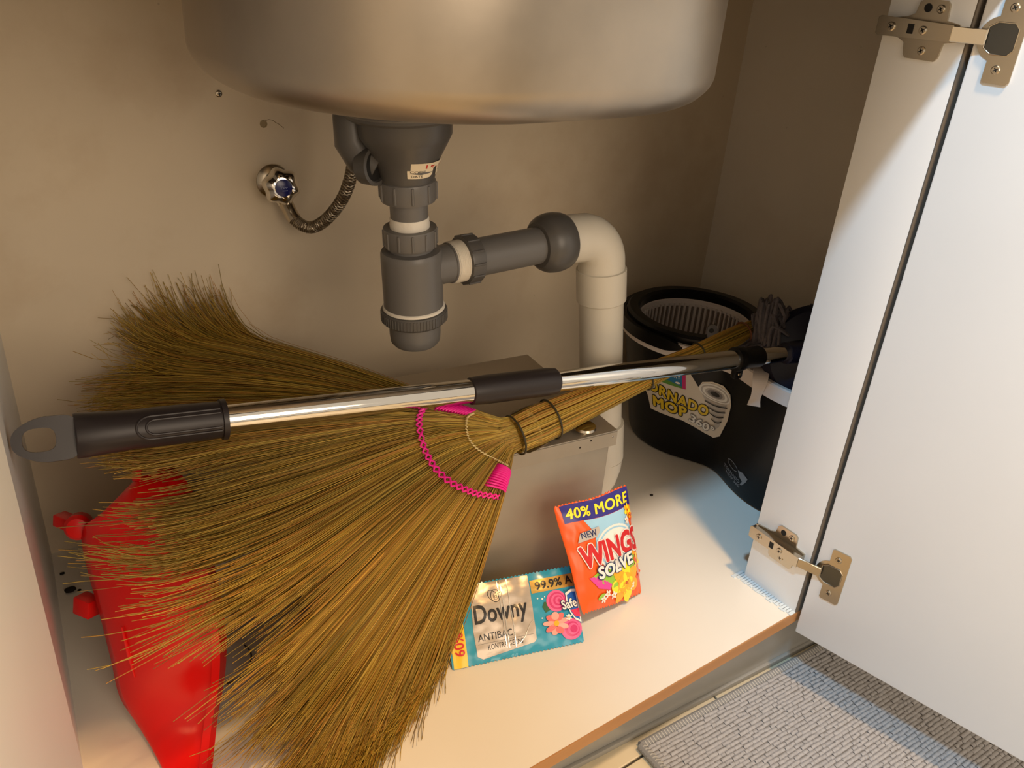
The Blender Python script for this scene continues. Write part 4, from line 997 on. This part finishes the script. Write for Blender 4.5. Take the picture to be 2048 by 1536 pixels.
t, S, B = sachet('blue_sachet', 'flat turquoise fabric softener sachet with silver foil panel leaning on the steel box', (0.3663, 0.5346, 0.0012), (0.5137, 0.4920, 0.0012), (0.3850, 0.5910, 0.0600), (0.5330, 0.5490, 0.0600), 0.0042, 5)
fb = film('film', S, B, F_blue, t, 70, 26, teeth=1)
m = MB()
grid_patch(m, S, 0.012, 0.115, -0.005, 0.97, 1, 0)
obj('yellow_band', m, F_yel, t)
m = MB()
for off, ly, mi in ((0.05, 1.6, 0), (0.015, 2.2, 1)): put_text(m, S, '60% MORE', 0.100, 0.14, 0.80, 0.068, PI / 2, off, layer=ly, mi=mi)
obj('side_lettering', m, [F_yel, I_red], t)
m = MB(); pl = [(0.185, 0.09), (0.225, 0.045), (0.265, 0.115), (0.615, 0.125), (0.635, 0.16), (0.640, 0.55), (0.645, 0.985), (0.40, 0.99), (0.215, 0.985), (0.190, 0.72), (0.180, 0.4)]
put_poly(m, S, pl, 1.4, 0, 0.05); obj('foil_panel', m, I_foil, t)
m = MB()
for u0 in (0.405, 0.425, 0.475):
    put_line(m, S, [(u0 + 0.006 * noise.noise(Vector((k, u0 * 30, 0))), 0.12 + 0.86 * k / 10) for k in range(11)], 0.0022, 3.4)
put_line(m, S, [(0.50, 0.14), (0.55, 0.22), (0.60, 0.36), (0.63, 0.40)], 0.0022, 3.4)
obj('foil_crease', m, mat('bright_foil', (236, 226, 208), rough=0.15, metal=0.9), t)
m = MB()
put_text(m, S, 'Downy', 0.200, 0.415, 0.395, 0.30, -0.01, 0.020, layer=2.2)
put_text(m, S, 'ANTIBAC', 0.205, 0.265, 0.255, 0.088, 0.0, 0.004, layer=2.2)
put_text(m, S, 'KONTRA GERMS', 0.270, 0.145, 0.260, 0.066, 0.0, 0.0, layer=2.2, space=1.05)
put_line(m, S, [(0.200 + 0.42 * k / 12, 0.232) for k in range(13)], 0.0012, 2.2)
for k in range(2):
    put_line(m, S, ell(0.378 - 0.016 * k, 0.800, 0.034, 0.082, 26, 0.3, 6.1, rot=0.3 * k), 0.0022, 2.2)
sp = [(0.378 + (0.004 + 0.0019 * q) * math.cos(q * 0.7) * 0.55, 0.795 + (0.010 + 0.0045 * q) * math.sin(q * 0.7) * 0.55) for q in range(20)]
put_line(m, S, sp, 0.0016, 2.3)
obj('lettering', m, ink('black', (28, 26, 26)), t)
m = MB(); grid_patch(m, S, 0.652, 1.0, 0.735, 0.905, 1.0, 0); gb = obj('gold_band', m, I_gold, t)
m = MB(); put_text(m, S, '99.9% A', 0.690, 0.770, 0.295, 0.105, 0.02, 0.022, layer=2.0); obj('band_lettering', m, ink('black', (28, 26, 26)), t)
m = MB()
put_poly(m, S, [(0.735, 0.46), (0.715, 0.54), (0.735, 0.60), (0.775, 0.585), (0.80, 0.50)], 1.2, 5, 0.05)
for k, (r, mi) in enumerate(((0.080, 0), (0.064, 1), (0.052, 0), (0.038, 1), (0.027, 0), (0.013, 1))): put_poly(m, S, ell(0.832 + 0.004 * k, 0.585, r, r * 1.75, 22), 1.5 + 0.35 * k, mi, 0.05)
put_flower(m, S, 0.800, 0.300, 0.105, 9, 0.2, 1.75, (2, 3, 4), 4.2)
for k, (r, mi) in enumerate(((0.085, 0), (0.060, 1), (0.046, 0), (0.030, 1))): put_poly(m, S, ell(0.915 + 0.006 * k, 0.190, r, r * 1.6, 22), 2.5 + 0.35 * k, mi, 0.05)
put_flower(m, S, 0.905, 0.345, 0.030, 6, 0.4, 1.75, (6, 6, 4), 6)
for (x, y, r) in ((0.69, 0.66, .006), (0.725, 0.645, .007), (0.70, 0.40, .005), (0.745, 0.665, .004)): put_poly(m, S, ell(x, y, r, r * 1.8, 10), 1.5, 6)
obj('flower_print', m, [I_pk, I_pk2, I_pch, I_pch2, I_amb, I_leaf, I_wht], t)
m = MB()
sh = [(0.905, 0.66), (0.955, 0.70), (1.0, 0.69), (1.0, 0.25), (0.955, 0.30), (0.920, 0.40), (0.905, 0.52)]
put_poly(m, S, sh, 6.5, 0, 0.04); put_poly(m, S, [(0.955 + (x - 0.955) * 0.8, 0.48 + (y - 0.48) * 0.84) for x, y in sh], 7.0, 1, 0.04)
put_poly(m, S, [(0.926, 0.43), (0.998, 0.44), (0.998, 0.32), (0.955, 0.345)], 7.5, 2, 0.05)
for off, ly, mi in ((0.08, 8.0, 3), (0.025, 8.6, 0)): put_text(m, S, 'Safe', 0.868, 0.455, 0.120, 0.115, 0.10, off, layer=ly, mi=mi)
put_text(m, S, 'from th', 0.900, 0.675, 0.085, 0.034, 0.35, 0.0, layer=8, mi=3)
obj('shield_print', m, [I_wht, I_roy, ink('rose_red', (214, 44, 84)), I_navy], t)

def wcut(u, v): return (0.012 * math.sin(v * 9) * (u - 0.5), 0.012 * math.sin(u * 7 + 1) * (1 if v > 0.5 else 0.6))
t, S, B = sachet('orange_pouch', 'small upright orange detergent pouch with indigo top band in front of the steel box', (0.5215, 0.5070, 0.0250), (0.6255, 0.5165, 0.0015), (0.5150, 0.5680, 0.1350), (0.6120, 0.5560, 0.1385), 0.0105, 3, cut=wcut)
film('film', S, B, I_org, t, 44, 40, teeth=1)
m = MB(); grid_patch(m, S, 0.055, 1.0, 0.835, 0.995, 1, 0, 18); obj('indigo_band', m, I_ind, t)
m = MB(); put_text(m, S, '40% MORE', 0.085, 0.868, 0.88, 0.088, 0.0, 0.022, layer=2, shear=0.25); obj('band_lettering', m, I_lem, t)
m = MB()
put_poly(m, S, [(0.27, 0.832), (0.86, 0.832), (0.90, 0.70), (0.93, 0.50), (0.80, 0.36), (0.55, 0.36), (0.30, 0.52), (0.36, 0.70)], 1, 0, 0.06)
for r, mi, ly in ((0.30, 1, 1.5), (0.275, 0, 1.9), (0.255, 1, 2.3)): put_poly(m, S, ell(0.62, 0.52, r, r * 0.72, 30), ly, mi, 0.07)
put_poly(m, S, [(0.16, 0.30), (0.30, 0.36), (0.62, 0.33), (0.86, 0.46), (0.90, 0.36), (0.72, 0.20), (0.45, 0.17)], 2.6, 2, 0.06)
put_poly(m, S, [(0.15, 0.31), (0.26, 0.315), (0.44, 0.21), (0.40, 0.165), (0.24, 0.20)], 2.8, 3, 0.06)
obj('sky_swirl', m, [I_sky, I_wht, I_lime, I_vio], t)
m = MB()
put_flower(m, S, 0.66, 0.180, 0.235, 7, 0.5, 0.78, (0, 1, 2), 3.6)
put_poly(m, S, ell(0.66, 0.180, 0.13, 0.095, 20), 4.0, 0, 0.05); put_flower(m, S, 0.66, 0.180, 0.11, 8, 0.2, 0.78, (1, 0, 2), 4.1)
put_flower(m, S, 0.93, 0.42, 0.085, 6, 0.1, 0.8, (3, 0, 2), 3.2); put_flower(m, S, 0.93, 0.33, 0.085, 6, 0.6, 0.8, (3, 1, 2), 3.4); put_flower(m, S, 0.95, 0.55, 0.06, 5, 0.4, 0.8, (4, 3, 0), 3.3); put_flower(m, S, 0.90, 0.28, 0.075, 6, 0.9, 0.8, (4, 0, 2), 3.1)
put_flower(m, S, 0.955, 0.215, 0.06, 6, 0.9, 0.8, (4, 3, 0), 3.1); put_flower(m, S, 0.90, 0.80, 0.07, 6, 0.3, 0.8, (0, 1, 2), 3.0); put_flower(m, S, 0.955, 0.74, 0.05, 6, 0.3, 0.8, (3, 0, 2), 3.0)
for x, y in ((0.36, 0.13), (0.46, 0.10), (0.30, 0.085), (0.84, 0.72), (0.76, 0.13)): put_flower(m, S, x, y, 0.045, 5, x * 9, 0.8, (5, 5, 0), 3.8)
put_poly(m, S, ell(0.27, 0.115, 0.06, 0.025, 14, rot=0.3), 3.5, 6)
obj('flower_print', m, [I_amb, I_lem, ink('ochre', (196, 90, 24)), I_org, I_pch, I_wht, I_lime], t)
m = MB()
for off, ly, mi in ((0.085, 4.6, 1), (0.045, 5.4, 0)):
    put_text(m, S, 'WINGS', 0.115, 0.400, 0.86, 0.190, 0.05, off, layer=ly, mi=mi, shear=0.0, arc=0.02)
for off, ly, mi in ((0.09, 6.0, 2), (0.040, 6.8, 1)):
    put_text(m, S, 'SOLVE', 0.265, 0.285, 0.560, 0.105, 0.10, off, layer=ly, mi=mi, shear=0.12)
obj('lettering', m, [I_red, I_wht, I_navy], t)
m = MB(); put_poly(m, S, [(0.12, 0.640), (0.17, 0.725), (0.42, 0.760), (0.415, 0.715), (0.36, 0.670)], 4, 0, 0.08)
put_text(m, S, 'NEW', 0.175, 0.672, 0.195, 0.058, 0.06, 0.015, layer=4.6, mi=1)
obj('new_flash', m, [I_gr2, I_navy], t)

# ------------------------------------------------------------------ rug outside the cabinet
rx = Vector((0.9987, -0.052, 0)).normalized(); ry = Vector((-rx.y, rx.x, 0)) * -1      # along the cabinet, and away from it
RC = Vector((0.5435, 0.4165, FZ))
rug = thing('woven_rug', 'grey woven kitchen rug on the floor tiles in front of the cabinet', 'rug', (RC.x, RC.y, FZ))
RWX, RWY = 0.80, 0.50
def rp(x, y, z): p = RC + rx * x + ry * y; return Vector((p.x, p.y, FZ + z))
m = MB(); m.loft([[rp(0.004, 0.004, z), rp(RWX - .004, 0.004, z), rp(RWX - .004, RWY - .004, z), rp(0.004, RWY - .004, z)] for z in (0.0003, 0.0052)], 0, True, True, True)
obj('rug_backing', m, mat('rug_under_yarn', (118, 113, 108), rough=0.95), rug)
vs, fs = [], []
rr = random.Random(5); row = 0.0050; y = 0.010
while y < RWY - 0.012:
    x = 0.010
    while x < RWX - 0.012:
        L = rr.choice((0.006, 0.008, 0.011, 0.014)); L = min(L, RWX - 0.012 - x); h = rr.uniform(0.0062, 0.0080); w = row * 0.50; dy = rr.uniform(-0.0005, 0.0005)
        o = len(vs)
        for (xx, sc) in ((x + 0.0001, 0.80), (x + L * 0.25, 1.0), (x + L * 0.75, 1.0), (x + L - 0.0001, 0.80)):
            for (yy, zz) in ((-w, 0.0049), (-w * 0.62, 0.0040 + (h - 0.0040) * 0.8 * sc), (0, 0.0040 + (h - 0.0040) * sc), (w * 0.62, 0.0040 + (h - 0.0040) * 0.8 * sc), (w, 0.0049)):
                vs.append(rp(xx, y + yy + dy, zz))
        for a in range(3):
            for b in range(4): fs.append((o + a * 5 + b, o + a * 5 + b + 1, o + (a + 1) * 5 + b + 1, o + (a + 1) * 5 + b))
        x += L
    y += row
w_ = obj('woven_ribs', MB().add(vs, fs), M_rug, rug, angle=70); w_['kind'] = 'stuff'
m = MB(); lp_ = [(0.004, 0.004), (RWX - 0.004, 0.004), (RWX - 0.004, RWY - 0.004), (0.004, RWY - 0.004), (0.004, 0.004)]
for (a, b) in zip(lp_[:-1], lp_[1:]): m.tube([rp(*a, 0.0058), rp(*b, 0.0058)], 0.0052, 10)
obj('rug_binding', m, M_rugedge, rug)
m = MB(); n = int(RWX / 0.0042)
for k in range(n):
    x = 0.008 + 0.0042 * k
    m.tube([rp(x, -0.0006, 0.0070), rp(x + 0.0008, 0.004, 0.0115), rp(x + 0.0016, 0.0095, 0.0085)], 0.0008, 5)
for k in range(int(RWY / 0.0042)):
    x = 0.008 + 0.0042 * k
    m.tube([rp(-0.0006, x, 0.0070), rp(0.004, x + 0.0008, 0.0115), rp(0.0095, x + 0.0016, 0.0085)], 0.0008, 5)
bs = obj('binding_stitches', m, mat('pale_binding_thread', (176, 172, 164), rough=0.9), rug); bs['kind'] = 'stuff'

# ------------------------------------------------------------------ dirt on the shelf
def crumb(x, y, r, seed, lab):
    m = MB(); rings = []
    for k in range(7):
        a = PI * k / 6; rings.append([Vector((x + r * math.sin(a) * math.cos(b) * (1 + .35 * noise.noise(Vector((b, k, seed)))) * 1.2, y + r * math.sin(a) * math.sin(b) * (1 + .3 * noise.noise(Vector((b, k, seed + 9)))), max(0.0003, r * 0.6 * (1 + math.cos(a)) * 0.7))) for b in np.linspace(0, 2 * PI, 12, endpoint=False)])
    m.loft(rings, 0, True, True, True)
    tag(obj('dirt_crumb', m, M_speck), lab, 'crumb', 'dirt crumbs on the shelf')
crumb(0.0600, 0.8640, 0.0052, 1, 'biggest dark dirt crumb on the shelf left of the dustpan')
crumb(0.0685, 0.8600, 0.0018, 2, 'tiny dark crumb right beside the biggest crumb by the dustpan')
crumb(0.0580, 0.8990, 0.0024, 3, 'dark crumb against the left wall behind the biggest crumb')
crumb(0.7841, 0.6616, 0.0022, 4, 'small brown speck alone on the bare shelf near the mop bucket')
